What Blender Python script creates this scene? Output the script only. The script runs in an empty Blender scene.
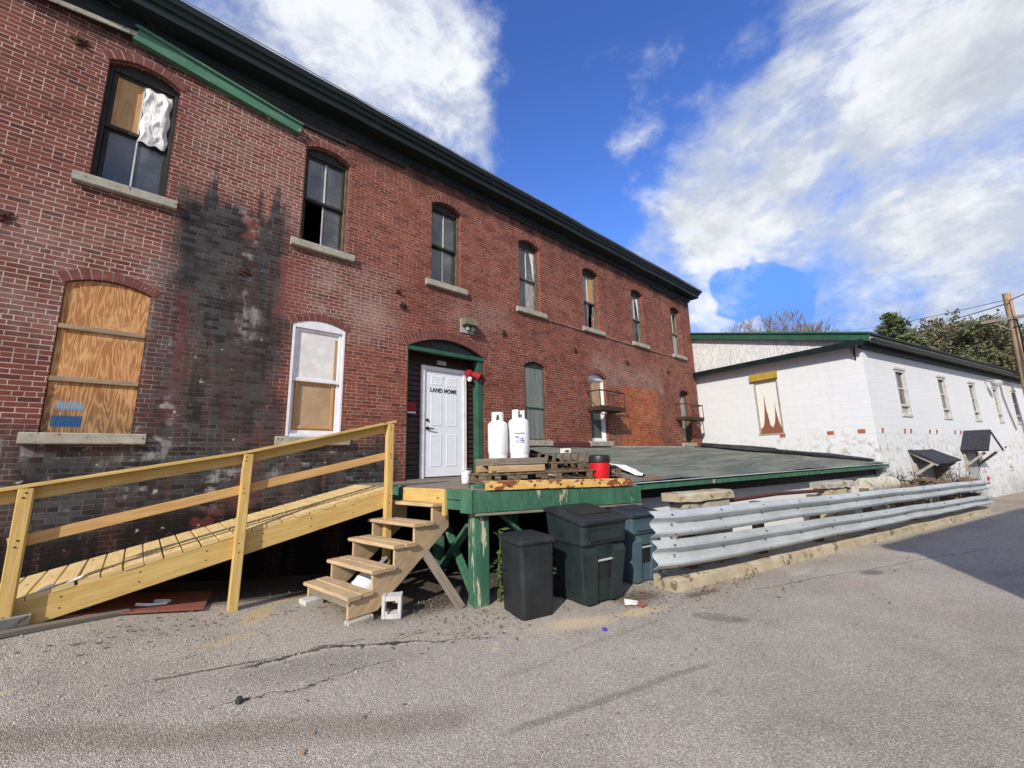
import bpy, bmesh, math, random
from mathutils import Vector, Matrix
from mathutils.geometry import tessellate_polygon
random.seed(7)
R = math.radians
sc = bpy.context.scene
COL = sc.collection
LIFT = 1.7                      # everything is authored with the eye at z=0, then lifted so the road is z=0
# ------------------------------------------------------------------ objects
MW = {}
ROOTS = []
def tag(o, label=None, cat=None, group=None, kind=None):
    if label: o['label'] = label
    if cat: o['category'] = cat
    if group: o['group'] = group
    if kind: o['kind'] = kind
    return o
def thing(name, label, cat, loc=(0, 0, 0), rotz=0.0, group=None):
    o = bpy.data.objects.new(name, None); COL.objects.link(o)
    o.empty_display_size = .2
    o.location = loc; o.rotation_euler = (0, 0, rotz)
    MW[o] = Matrix.Translation(Vector(loc)) @ Matrix.Rotation(rotz, 4, 'Z')
    ROOTS.append(o)
    return tag(o, label, cat, group)
def V(*a): return Vector(a)
class MB:
    def __init__(s):
        s.v = []; s.f = []; s.uv = []; s.mi = []; s.m = 0
    def face(s, pts, uvs=None):
        i = len(s.v); s.v += [tuple(p) for p in pts]
        s.f.append(tuple(range(i, i + len(pts))))
        if uvs is None:
            p0 = Vector(pts[0]); e = (Vector(pts[1]) - p0)
            L = e.length or 1; e /= L
            n = None
            for k in range(2, len(pts)):
                n = e.cross(Vector(pts[k]) - p0)
                if n.length > 1e-9: break
            b = n.normalized().cross(e) if n and n.length > 1e-9 else V(0, 0, 1)
            uvs = [((Vector(p) - p0).dot(e), (Vector(p) - p0).dot(b)) for p in pts]
        s.uv.append(uvs); s.mi.append(s.m)
        return s
    def mesh(s, vs, fs, uvs=None):
        i = len(s.v); s.v += [tuple(p) for p in vs]
        for k, f in enumerate(fs):
            s.f.append(tuple(i + a for a in f))
            s.uv.append(uvs[k] if uvs else [(vs[a][0] + .37 * vs[a][1], vs[a][2] + .21 * vs[a][1]) for a in f])
            s.mi.append(s.m)
        return s
    def beam(s, p0, p1, w, h, up=(0, 0, 1), ch=.004, taper=1.0):
        """rectangular bar p0->p1: w across, h along up, long edges chamfered; UV u runs along the bar in metres"""
        p0 = Vector(p0); p1 = Vector(p1); d = p1 - p0; L = d.length; d = d / L
        up = Vector(up); sd = d.cross(up)
        if sd.length < 1e-5: sd = d.cross(V(1, 0, 0))
        sd.normalize(); u2 = sd.cross(d).normalized()
        a, b = w / 2, h / 2; c = min(ch, a * .5, b * .5)
        sec = [(-a + c, -b), (a - c, -b), (a, -b + c), (a, b - c), (a - c, b), (-a + c, b), (-a, b - c), (-a, -b + c)]
        ou, ov = random.random() * 50, random.random() * 50
        A = [p0 + sd * x + u2 * y for x, y in sec]; B = [p1 + sd * x * taper + u2 * y * taper for x, y in sec]
        acc = [0]
        for k in range(8):
            q, r = sec[k], sec[(k + 1) % 8]; acc.append(acc[-1] + math.hypot(q[0] - r[0], q[1] - r[1]))
        for k in range(8):
            j = (k + 1) % 8
            s.face([A[k], B[k], B[j], A[j]][::-1], [(ou, ov + acc[k]), (ou + L, ov + acc[k]), (ou + L, ov + acc[k + 1]), (ou, ov + acc[k + 1])][::-1])
        s.face(A, [(ou + x * .3, ov + y) for x, y in sec]); s.face(B[::-1], [(ou + x * .3, ov + y) for x, y in sec[::-1]])
        return s
    def box(s, x0, x1, y0, y1, z0, z1, ch=.004):
        dx, dy, dz = x1 - x0, y1 - y0, z1 - z0
        cx, cy, cz = (x0 + x1) / 2, (y0 + y1) / 2, (z0 + z1) / 2
        if dx >= dy and dx >= dz: return s.beam((x0, cy, cz), (x1, cy, cz), dy, dz, (0, 0, 1), ch)
        if dy >= dz: return s.beam((cx, y0, cz), (cx, y1, cz), dx, dz, (0, 0, 1), ch)
        return s.beam((cx, cy, z0), (cx, cy, z1), dx, dy, (0, 1, 0), ch)
    def prism(s, poly, vec):
        vec = Vector(vec); P = [Vector(p) for p in poly]; Q = [p + vec for p in P]
        tris = tessellate_polygon([P]) if len(P) > 4 else None
        if tris:
            for t in tris:
                s.mesh([P[i] for i in t], [(0, 1, 2)]); s.mesh([Q[i] for i in t], [(2, 1, 0)])
        else:
            s.face(P); s.face(Q[::-1])
        for i in range(len(P)):
            j = (i + 1) % len(P); s.face([P[i], Q[i], Q[j], P[j]])
        return s
    def tube(s, pts, r, seg=10, caps=True):
        pts = [Vector(p) for p in pts]
        if not isinstance(r, (list, tuple)): r = [r] * len(pts)
        rings = []; ref = None
        for i, p in enumerate(pts):
            d = (pts[min(i + 1, len(pts) - 1)] - pts[max(i - 1, 0)]).normalized()
            if ref is None: ref = d.orthogonal().normalized()
            ref = (ref - d * ref.dot(d)); ref = ref.normalized() if ref.length > 1e-6 else d.orthogonal().normalized()
            b = d.cross(ref)
            rings.append([p + (ref * math.cos(2 * math.pi * k / seg) + b * math.sin(2 * math.pi * k / seg)) * r[i] for k in range(seg)])
        vs = [v for q in rings for v in q]; fs = []; uvs = []
        acc = 0
        for i in range(len(pts) - 1):
            L = (pts[i + 1] - pts[i]).length
            for k in range(seg):
                j = (k + 1) % seg
                fs.append((i * seg + k, i * seg + j, (i + 1) * seg + j, (i + 1) * seg + k))
                w = 2 * math.pi * r[i] / seg
                uvs.append([(acc, k * w), (acc, (k + 1) * w), (acc + L, (k + 1) * w), (acc + L, k * w)])
            acc += L
        if caps:
            fs.append(tuple(range(seg))[::-1]); uvs.append([(0, 0)] * seg)
            fs.append(tuple(range((len(pts) - 1) * seg, len(pts) * seg))); uvs.append([(0, 0)] * seg)
        return s.mesh(vs, fs, uvs)
    def lathe(s, prof, c=(0, 0, 0), seg=28, M=None):
        vs = []; fs = []
        for r, z in prof:
            for k in range(seg):
                a = 2 * math.pi * k / seg; p = V(r * math.cos(a), r * math.sin(a), z)
                if M is not None: p = M @ p
                vs.append(p + Vector(c))
        n = len(prof)
        for i in range(n - 1):
            for k in range(seg):
                j = (k + 1) % seg
                fs.append((i * seg + k, i * seg + j, (i + 1) * seg + j, (i + 1) * seg + k))
        fs.append(tuple(range(seg))[::-1]); fs.append(tuple(range((n - 1) * seg, n * seg)))
        return s.mesh(vs, fs)
    def loft(s, secs, closed=True, caps=True):
        n = len(secs[0]); vs = [v for q in secs for v in q]; fs = []
        for i in range(len(secs) - 1):
            for k in range(n if closed else n - 1):
                j = (k + 1) % n
                fs.append((i * n + k, i * n + j, (i + 1) * n + j, (i + 1) * n + k))
        if caps and closed:
            fs.append(tuple(range(n))[::-1]); fs.append(tuple(range((len(secs) - 1) * n, len(secs) * n)))
        return s.mesh(vs, fs)
    def build(s, name, mat, parent=None, local=False, smooth=False, ang=35, **props):
        me = bpy.data.meshes.new(name)
        pts = s.v
        if parent is not None and not local:
            inv = MW[parent].inverted(); pts = [tuple(inv @ Vector(p)) for p in pts]
        me.from_pydata(pts, [], s.f)
        uvl = me.uv_layers.new(name='UVMap')
        flat = [c for u in s.uv for q in u for c in q]
        uvl.data.foreach_set('uv', flat)
        for m in (mat if isinstance(mat, (list, tuple)) else [mat]): me.materials.append(m)
        me.polygons.foreach_set('material_index', s.mi)
        bm = bmesh.new(); bm.from_mesh(me)
        bmesh.ops.remove_doubles(bm, verts=bm.verts, dist=1e-5)
        bmesh.ops.recalc_face_normals(bm, faces=bm.faces)
        bm.to_mesh(me); bm.free()
        if smooth:
            me.polygons.foreach_set('use_smooth', [True] * len(me.polygons))
            try: me.set_sharp_from_angle(angle=R(ang))
            except Exception: pass
        me.update()
        o = bpy.data.objects.new(name, me); COL.objects.link(o)
        if parent is not None:
            o.parent = parent; MW[o] = MW[parent]
        else:
            MW[o] = Matrix.Identity(4); ROOTS.append(o)
        tag(o, **props)
        return o
def rebase(o, loc):
    """move a single mesh thing's origin to its base"""
    loc = Vector(loc)
    for v in o.data.vertices: v.co -= loc
    o.location = loc; MW[o] = Matrix.Translation(loc)
    return o
def base_of(o):
    vs = [v.co for v in o.data.vertices]
    return rebase(o, (sum(v.x for v in vs) / len(vs), sum(v.y for v in vs) / len(vs), min(v.z for v in vs)))
def copy_tree(o, parent=None):
    c = o.copy(); COL.objects.link(c)
    if parent is not None: c.parent = parent
    else: ROOTS.append(c)
    for ch in list(o.children): copy_tree(ch, c)
    return c
# ------------------------------------------------------------------ node helpers
class N:
    def __init__(s, name, world=False):
        if world:
            s.t = world.node_tree
        else:
            s.mat = bpy.data.materials.new(name); s.mat.use_nodes = True; s.t = s.mat.node_tree
        s.t.nodes.clear(); s.L = s.t.links
    def nd(s, typ, **kw):
        n = s.t.nodes.new(typ)
        for k, v in kw.items(): setattr(n, k, v)
        return n
    def put(s, sock, v):
        if v is None: return
        if isinstance(v, bpy.types.NodeSocket): s.L.new(v, sock)
        else:
            if sock.type == 'RGBA' and not isinstance(v, (int, float)) and len(v) == 3: v = (*v, 1)
            sock.default_value = v
    def m(s, op, a, b=None, c=None, clamp=False):
        n = s.nd('ShaderNodeMath', operation=op, use_clamp=clamp)
        s.put(n.inputs[0], a); s.put(n.inputs[1], b)
        if c is not None: s.put(n.inputs[2], c)
        return n.outputs[0]
    def add(s, a, b): return s.m('ADD', a, b)
    def sub(s, a, b): return s.m('SUBTRACT', a, b)
    def mul(s, a, b, clamp=False): return s.m('MULTIPLY', a, b, clamp=clamp)
    def mx(s, a, b): return s.m('MAXIMUM', a, b)
    def mn(s, a, b): return s.m('MINIMUM', a, b)
    def vm(s, op, a, b=None, scale=None):
        n = s.nd('ShaderNodeVectorMath', operation=op)
        s.put(n.inputs[0], a)
        if b is not None: s.put(n.inputs[1], b)
        if scale is not None: s.put(n.inputs['Scale'], scale)
        return n.outputs['Value'] if op in ('DOT_PRODUCT', 'LENGTH', 'DISTANCE') else n.outputs[0]
    def coord(s, kind='Object'): return s.nd('ShaderNodeTexCoord').outputs[kind]
    def sep(s, v):
        n = s.nd('ShaderNodeSeparateXYZ'); s.put(n.inputs[0], v); return n.outputs
    def comb(s, x=0., y=0., z=0.):
        n = s.nd('ShaderNodeCombineXYZ')
        for i, q in enumerate((x, y, z)): s.put(n.inputs[i], q)
        return n.outputs[0]
    def noise(s, vec, scale=1., detail=3., rough=.55, dist=0., col=False, dim='3D', w=None):
        n = s.nd('ShaderNodeTexNoise', noise_dimensions=dim)
        s.put(n.inputs['Vector'], vec); s.put(n.inputs['Scale'], scale); s.put(n.inputs['Detail'], detail)
        s.put(n.inputs['Roughness'], rough); s.put(n.inputs['Distortion'], dist)
        return n.outputs['Color' if col else 'Fac']
    def voro(s, vec, scale=1., feature='F1', out='Distance', rnd=1.):
        n = s.nd('ShaderNodeTexVoronoi', feature=feature)
        s.put(n.inputs['Vector'], vec); s.put(n.inputs['Scale'], scale); s.put(n.inputs['Randomness'], rnd)
        return n.outputs[out]
    def ss(s, v, a, b, c=0., d=1., typ='SMOOTHSTEP'):
        n = s.nd('ShaderNodeMapRange', interpolation_type=typ)
        s.put(n.inputs['Value'], v); s.put(n.inputs['From Min'], a); s.put(n.inputs['From Max'], b)
        s.put(n.inputs['To Min'], c); s.put(n.inputs['To Max'], d)
        return n.outputs[0]
    def mix(s, f, a, b, blend='MIX'):
        n = s.nd('ShaderNodeMix', data_type='RGBA', blend_type=blend)
        s.put(n.inputs[0], f); s.put(n.inputs[6], a); s.put(n.inputs[7], b)
        return n.outputs[2]
    def ramp(s, f, stops):
        n = s.nd('ShaderNodeValToRGB'); e = n.color_ramp.elements
        while len(e) < len(stops): e.new(.5)
        for k, (p, c) in enumerate(stops): e[k].position = p; e[k].color = (*c, 1)
        s.put(n.inputs[0], f); return n.outputs[0]
    def map(s, v, scale=(1, 1, 1), loc=(0, 0, 0), rot=(0, 0, 0)):
        n = s.nd('ShaderNodeMapping')
        s.put(n.inputs[0], v); n.inputs['Location'].default_value = loc; n.inputs['Rotation'].default_value = rot; n.inputs['Scale'].default_value = scale
        return n.outputs[0]
    def bump(s, h, dist=.01, strength=1., normal=None):
        n = s.nd('ShaderNodeBump'); s.put(n.inputs['Strength'], strength); s.put(n.inputs['Distance'], dist); s.put(n.inputs['Height'], h)
        if normal is not None: s.put(n.inputs['Normal'], normal)
        return n.outputs[0]
    def out(s, col, rough=.8, bump=None, spec=.3, metal=0., **kw):
        p = s.nd('ShaderNodeBsdfPrincipled')
        s.put(p.inputs['Base Color'], col); s.put(p.inputs['Roughness'], rough); s.put(p.inputs['Metallic'], metal)
        s.put(p.inputs['Specular IOR Level'], spec)
        if bump is not None: s.put(p.inputs['Normal'], bump)
        for k, v in kw.items(): s.put(p.inputs[k], v)
        o = s.nd('ShaderNodeOutputMaterial'); s.L.new(p.outputs[0], o.inputs[0])
        return s.mat
    def rect(s, X, Z, x0, x1, z0, z1, soft=.15):
        a = s.mul(s.ss(X, x0 - soft, x0 + soft), s.ss(X, x1 - soft, x1 + soft, 1., 0.))
        b = s.mul(s.ss(Z, z0 - soft, z0 + soft), s.ss(Z, z1 - soft, z1 + soft, 1., 0.))
        return s.mul(a, b)
def simple(name, c1, c2, scale=6., rough=.75, bump=.003, spec=.3, metal=0., c3=None, thr=.6, stretch=(1, 1, 1), detail=5, c3scale=None, kind='Object', r2=None):
    """two tone noise material; c3 = a third colour breaking through (peeling, rust, dirt)"""
    n = N(name); v = n.map(n.coord(kind), stretch)
    a = n.noise(v, scale, detail); b = n.noise(v, scale * 7, 4)
    f = n.ss(n.add(n.mul(a, .7), n.mul(b, .3)), .32, .68)
    col = n.mix(f, c1, c2); h = n.add(a, n.mul(b, .4)); ro = rough
    if c3 is not None:
        q = n.noise(v, c3scale or scale * 1.7, 8, .65)
        k = n.ss(q, thr - .02, thr + .02)
        col = n.mix(k, col, c3); h = n.sub(h, n.mul(k, .8))
        if r2 is not None: ro = n.ss(k, 0., 1., rough, r2)
    return n.out(col, ro, n.bump(h, bump, .8) if bump else None, spec, metal)
def wood(name, c1, c2, c3, rough=.7, knots=True, weather=0., grain=9., greycol=(.2, .18, .15)):
    n = N(name); uv = n.coord('UV'); o = n.sep(uv)
    v = n.comb(n.mul(o[0], .55), n.mul(o[1], 7.), 0.)
    w = n.noise(v, 1.3, 3, .5)
    rings = n.m('SINE', n.add(n.mul(w, grain * 6.), n.mul(o[1], 40.)))
    fine = n.noise(n.comb(n.mul(o[0], 3.), n.mul(o[1], 190.), 0.), 1., 3)
    f = n.add(n.mul(n.ss(rings, -1., 1.), .35), n.mul(fine, .5))
    col = n.mix(n.ss(f, .2, .75), c1, c2)
    blot = n.noise(n.comb(n.mul(o[0], 1.2), n.mul(o[1], 5.), 3.), 1., 3)
    col = n.mix(n.mul(n.ss(blot, .5, .75), .55), col, c3)
    if knots:
        kv = n.voro(n.comb(n.mul(o[0], 2.1), n.mul(o[1], 7.), 0.), 1., 'F1')
        col = n.mix(n.mul(n.ss(kv, .05, .11, 1., 0.), .85), col, (.10, .045, .015))
    if weather:
        g = n.noise(n.coord('Object'), 2.3, 6, .6)
        col = n.mix(n.mul(n.ss(g, .35, .65), weather), col, greycol)
    return n.out(col, rough, n.bump(n.add(fine, n.mul(rings, .1)), .002, .7), .25)
# ================================================================== materials
def brick_mat(name, c1, c2, mortar, facade=False, row=.0592, bw=.178, ms=.0052, dark=.5):
    n = N(name); P = n.coord(); xyz = n.sep(P)
    g = n.nd('ShaderNodeNewGeometry'); nn = n.sep(n.nd('ShaderNodeVectorTransform', vector_type='NORMAL', convert_from='WORLD', convert_to='OBJECT').outputs[0])
    vt = n.t.nodes[-1]
    for q in n.t.nodes:
        if q.bl_idname == 'ShaderNodeVectorTransform': n.L.new(g.outputs['True Normal'], q.inputs[0])
    side = n.m('GREATER_THAN', n.m('ABSOLUTE', nn[0]), .7); top = n.m('GREATER_THAN', n.m('ABSOLUTE', nn[2]), .7)
    u = n.add(n.mul(xyz[0], n.sub(1., side)), n.mul(xyz[1], side))
    v = n.add(n.mul(xyz[2], n.sub(1., top)), n.mul(xyz[1], top))
    wob = n.sub(n.noise(P, 9., 2), .5)
    bv = n.comb(n.add(u, n.mul(wob, .006)), n.add(v, n.mul(wob, .008)), 0.)
    b = n.nd('ShaderNodeTexBrick', offset=.5, offset_frequency=2, squash=.5, squash_frequency=7)
    n.put(b.inputs['Vector'], bv); n.put(b.inputs['Color1'], c1); n.put(b.inputs['Color2'], c2); n.put(b.inputs['Mortar'], mortar)
    n.put(b.inputs['Scale'], 1.); n.put(b.inputs['Mortar Size'], ms); n.put(b.inputs['Mortar Smooth'], .25); n.put(b.inputs['Bias'], -.1)
    n.put(b.inputs['Brick Width'], bw); n.put(b.inputs['Row Height'], row)
    fac = b.outputs['Fac']; col = b.outputs['Color']
    # second, differently seeded per-brick value
    b2 = n.nd('ShaderNodeTexBrick', offset=.5, offset_frequency=2, squash=.5, squash_frequency=7)
    n.put(b2.inputs['Vector'], n.vm('ADD', bv, (bw * 40, row * 70, 0))); n.put(b2.inputs['Color1'], (1, 1, 1)); n.put(b2.inputs['Color2'], (0, 0, 0)); n.put(b2.inputs['Mortar'], (.5, .5, .5))
    n.put(b2.inputs['Scale'], 1.); n.put(b2.inputs['Mortar Size'], 0.); n.put(b2.inputs['Brick Width'], bw); n.put(b2.inputs['Row Height'], row); n.put(b2.inputs['Bias'], 0.)
    per = n.sep(b2.outputs['Color'])[0]
    big = n.noise(P, .55, 4, .6); mid = n.noise(P, 3.1, 5, .6); fine = n.noise(P, 45., 4, .6)
    brk = n.sub(1., fac)
    col = n.mix(n.mul(n.ss(per, .72, .95), n.mul(brk, dark)), col, (.055, .022, .02))
    col = n.mix(n.mul(n.ss(per, .0, .2, 1., 0.), n.mul(brk, .5)), col, (.30, .10, .06))
    col = n.mix(n.ss(fine, .3, .75, 0., .35), col, n.mix(1., col, (.45, .4, .4), 'MULTIPLY'))
    # grimy mortar in places
    col = n.mix(n.mul(fac, n.ss(n.add(n.mul(mid, .6), n.mul(n.noise(P, 11., 3), .4)), .42, .58)), col, n.mix(.78, mortar, (.10, .05, .04)))
    col = n.mix(n.ss(big, .35, .7, 0., .45), col, n.mix(1., col, (.50, .42, .45), 'MULTIPLY'))
    if facade:
        Z0 = n.sub(xyz[2], LIFT)
        nz1 = n.sub(n.noise(P, .9, 5, .65), .5); nz2 = n.sub(n.noise(n.vm('ADD', P, (9, 4, 2)), 1.1, 5, .65), .5)
        brn = n.mul(n.sub(per, .5), .10)
        X = n.add(xyz[0], n.add(n.mul(nz1, .75), brn)); Z = n.add(Z0, n.add(n.mul(nz2, .9), brn))
        streak = n.noise(n.map(P, (3.2, 1, .35)), 1.4, 5, .62)
        pat = n.noise(P, 2.0, 7, .68)
        pat2 = n.noise(n.vm('ADD', P, (3, 7, 1)), 2.6, 8, .7)
        # warm clean zone far right, dull plum zone left
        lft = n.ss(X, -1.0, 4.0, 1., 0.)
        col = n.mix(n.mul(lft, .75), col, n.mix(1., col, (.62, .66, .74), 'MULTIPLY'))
        col = n.mix(n.mul(n.mul(fac, lft), n.ss(mid, .38, .62, .1, .75)), col, (.60, .46, .40))
        # repaired upper courses: paler joints right of the first window
        rep = n.mul(n.rect(X, Z, .1, 1.55, 3.9, 5.5, .2), n.ss(per, .35, .6))
        col = n.mix(n.mul(rep, .45), col, (.26, .15, .11))
        col = n.mix(n.mul(n.mul(n.rect(X, Z, .1, 2.2, 3.9, 5.6, .2), fac), .7), col, (.50, .43, .38))
        # efflorescence haze
        wash = n.mx(n.rect(X, Z, 1.5, 3.2, 2.1, 3.3, .35), n.mul(n.rect(X, Z, -1.2, .2, 2.5, 3.3, .3), .35))
        wash = n.mx(wash, n.mul(n.rect(X, Z, -1.4, .35, 1.5, 2.9, .3), .8))
        wash = n.mx(wash, n.mul(n.rect(X, Z, 1.3, 2.0, 3.6, 4.2, .25), .5))
        wash = n.mx(wash, n.mul(n.rect(X, Z, 9.0, 12.9, 2.0, 2.75, .25), .8))
        wash = n.mx(wash, n.mul(n.rect(X, Z, 4.2, 6.0, 2.75, 3.35, .25), .5))
        col = n.mix(n.mul(wash, n.ss(pat, .36, .66, 0., .50)), col, (.36, .26, .235))
        col = n.mix(n.mul(n.mul(wash, fac), .55), col, (.55, .47, .42))
        # soot column and blackened base, with painted shade behind ramp and dock
        X = n.add(xyz[0], n.add(n.mul(nz1, .75), n.mul(brn, .35))); Z = n.add(Z0, n.add(n.mul(nz2, .9), n.mul(brn, .6)))
        soot = n.mx(n.rect(n.add(X, n.mul(n.sub(pat, .5), .35)), n.add(Z, n.mul(n.sub(streak, .5), 2.2)), .03, 1.42, .2, 4.02, .17), n.rect(X, Z, -2.0, 3.35, -1.9, .34, .22))
        soot = n.mx(soot, n.mul(n.rect(X, Z, 1.15, 1.5, -1., 2.5, .1), .8))
        soot = n.mx(soot, n.mul(n.rect(X, Z, .0, 1.46, -.6, 2.3, .18), .95))
        soot = n.mx(soot, n.mul(n.rect(X, Z, -.15, .3, .2, 2.0, .12), .72))
        soot = n.mx(soot, n.mul(n.rect(X, Z, -1.35, -.8, .2, .5, .1), .6))
        soot = n.mx(soot, n.mul(n.rect(X, Z, 3.3, 16., -1.9, -.45, .2), .7))
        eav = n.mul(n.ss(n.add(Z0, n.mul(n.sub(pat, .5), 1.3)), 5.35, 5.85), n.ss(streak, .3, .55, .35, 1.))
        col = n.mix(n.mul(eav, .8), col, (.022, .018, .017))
        thin = n.add(.66, n.ss(streak, .28, .52, 0., .34))
        k = n.mul(soot, n.mn(thin, 1.))
        tone = n.ramp(n.noise(n.map(P, (1.8, 1, .45)), 2., 6, .65), [(.34, (.008, .009, .010)), (.52, (.018, .0185, .020)), (.64, (.045, .038, .038)), (.78, (.11, .075, .07))])
        tone = n.mix(n.mul(fac, n.ss(mid, .3, .7, .25, .8)), tone, n.mix(n.ss(n.noise(P, 1.3, 4), .45, .62), (.004, .004, .004), (.12, .115, .11)))
        tone = n.mix(n.mul(n.ss(n.add(n.mul(per, .45), n.mul(mid, .75)), .42, .85), .75), tone, (.062, .066, .067))
        tone = n.mix(n.mul(fac, n.ss(mid, .42, .6, 0., .7)), tone, (.085, .08, .078))
        tone = n.mix(n.mul(n.mul(n.rect(X, Z, .72, 1.05, .3, 3.9, .1), n.ss(streak, .42, .6)), .5), tone, (.085, .04, .036))
        tone = n.mix(n.mul(n.ss(n.noise(n.map(P, (4., 1, .6)), 1.3, 6, .7), .54, .72), .4), tone, (.10, .105, .105))
        tone = n.mix(n.rect(X, Z, -4., 16., -2.2, -.62, .12), tone, (.006, .006, .006))  # shade low behind ramp and dock painted as near black
        col = n.mix(n.mul(k, .97), col, tone)
        # old red paint and white scale over the soot
        red = n.mx(n.mul(n.rect(X, Z, .70, .86, 3.3, 3.75, .05), n.ss(pat2, .40, .5)), n.mul(n.rect(X, Z, 1.30, 1.72, 2.25, 3.15, .07), .75))
        red = n.mx(red, n.mul(n.rect(X, Z, .9, 1.25, -.6, .6, .09), n.ss(pat, .46, .56, 0., .5)))
        red = n.mx(red, n.mul(n.rect(X, Z, .15, .3, .6, 2.4, .05), .45))
        red = n.mx(red, n.mul(n.rect(X, Z, -.5, .9, -1.05, -.45, .1), n.ss(pat2, .58, .63, 0., .7)))
        col = n.mix(n.mul(red, n.mul(n.sub(1., n.mul(fac, .5)), .75)), col, (.19, .045, .035))
        wh = n.mul(n.mx(n.mx(n.rect(X, Z, -.12, .48, .1, 2.1, .14), n.rect(X, Z, .75, 1.15, 1.7, 3.9, .10)), n.mx(n.rect(X, Z, -1.2, 1.0, -.5, .25, .15), n.rect(X, Z, 1.4, 3.0, -.3, .4, .12))), n.ss(n.add(pat2, n.mul(n.sub(per, .5), .08)), .52, .64))
        wh = n.mx(wh, n.mul(n.rect(X, Z, -1.5, -.95, -.3, .35, .12), n.ss(pat2, .42, .55)))
        wh = n.mul(wh, n.ss(streak, .40, .56))
        col = n.mix(n.mul(wh, .6), col, (.40, .385, .375))
        wh2 = n.mul(n.rect(X, Z, -1.5, 3.1, -1., 2.6, .2), n.mul(n.ss(n.noise(P, 9., 5, .6), .64, .70), soot))
        col = n.mix(n.mul(wh2, .6), col, (.5, .48, .45))
    h = n.add(n.mul(brk, 1.), n.add(n.mul(fine, .35), n.mul(per, .25)))
    return n.out(col, n.ss(fine, .3, .8, .75, .95), n.bump(h, .007, .9), .2)
M = {}
BR1, BR2, MOR = (.278, .080, .050), (.172, .052, .037), (.52, .345, .27)
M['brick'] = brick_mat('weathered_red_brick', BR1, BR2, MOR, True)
M['archbrick'] = brick_mat('arch_brick', (.215, .07, .05), (.15, .048, .038), MOR, False, row=5., bw=7., ms=0.)
M['mortar'] = simple('mortar', (.40, .29, .24), (.28, .18, .15), 20, .9, .004)
M['infill'] = brick_mat('orange_infill_brick', (.48, .125, .042), (.27, .066, .026), (.62, .38, .26), False, dark=.35)
M['sill'] = simple('stone_sill', (.40, .37, .31), (.27, .25, .20), 7, .9, .006, c3=(.14, .13, .09), thr=.62)
M['blackpaint'] = simple('charred_paint_and_shade', (.016, .017, .016), (.035, .034, .03), 6, .65, .004, c3=(.10, .085, .07), thr=.66)
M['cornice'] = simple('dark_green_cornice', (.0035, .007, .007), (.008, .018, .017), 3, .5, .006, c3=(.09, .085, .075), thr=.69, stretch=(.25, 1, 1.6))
M['frieze'] = simple('rotten_frieze', (.010, .011, .011), (.03, .028, .026), 3, .8, .008, c3=(.11, .075, .055), thr=.64, stretch=(.4, 1, 1))
M['green'] = simple('old_green_paint', (.035, .105, .064), (.02, .065, .042), 4, .6, .004, c3=(.36, .33, .24), thr=.68, c3scale=5, r2=.9)
M['greenp'] = simple('peeling_green_paint', (.060, .165, .100), (.026, .090, .056), 4, .65, .006, c3=(.34, .34, .24), thr=.625, c3scale=4.0, r2=.9, stretch=(1.6, 1.6, .45))
M['greenpost'] = simple('peeling_green_post', (.06, .165, .10), (.026, .09, .056), 4, .65, .006, c3=(.42, .40, .29), thr=.56, c3scale=4.5, r2=.9, stretch=(1.8, 1.8, .35))
M['gutter'] = simple('green_gutter', (.085, .20, .125), (.05, .135, .085), 3, .4, .003, c3=(.36, .42, .37), thr=.64, stretch=(.6, 1, 2))
M['greentrim'] = simple('green_metal_trim', (.03, .105, .062), (.018, .07, .045), 2, .5, .002)
M['oldwood'] = simple('bare_weathered_frame', (.16, .13, .085), (.085, .068, .045), 8, .85, .005, c3=(.035, .03, .026), thr=.58, stretch=(3, 3, .6))
M['white'] = simple('white_paint', (.80, .81, .82), (.70, .71, .72), 5, .45, .001)
M['vinyl'] = simple('white_vinyl_frame', (.78, .77, .80), (.66, .64, .66), 6, .45, .001, c3=(.42, .36, .34), thr=.72)
M['sashwhite'] = simple('chipped_white_sash', (.56, .55, .52), (.42, .40, .37), 9, .7, .003, c3=(.14, .12, .10), thr=.64)
M['black'] = simple('dark_void', (.004, .004, .004), (.007, .007, .007), 3, .95, None)
M['puff'] = simple('white_insulation_plastic', (.74, .73, .71), (.60, .585, .56), 5, .9, .006, spec=.1)
M['paper'] = simple('white_paper', (.75, .74, .70), (.6, .58, .55), 8, .8, .004)
M['curtain'] = simple('dingy_curtain', (.42, .41, .38), (.24, .23, .21), 3, .9, .02, stretch=(7, 7, .5))
M['screen'] = simple('grey_insect_screen', (.045, .055, .05), (.08, .09, .082), 2, .6, .002, stretch=(1, 1, .4))
M['fogglass'] = simple('fogged_green_sheet', (.10, .115, .10), (.19, .20, .18), 2.6, .3, .002, stretch=(4, 1, .35), spec=.5, c3=(.27, .27, .25), thr=.64)
M['brownvoid'] = simple('dark_brown_panel', (.05, .03, .02), (.10, .065, .04), 5, .8, .004)
def glass_mat():
    n = N('dusty_window_glass'); P = n.coord()
    d = n.noise(P, 1.7, 3, .5); s2 = n.noise(P, 7., 4)
    col = n.mix(n.ss(n.add(n.mul(d, .8), n.mul(s2, .2)), .40, .75), (.040, .043, .048), (.15, .155, .165))
    return n.out(col, n.ss(d, .3, .8, .03, .16), n.bump(n.noise(P, 3., 2), .004, .3), .75)
M['glass'] = glass_mat()
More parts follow.
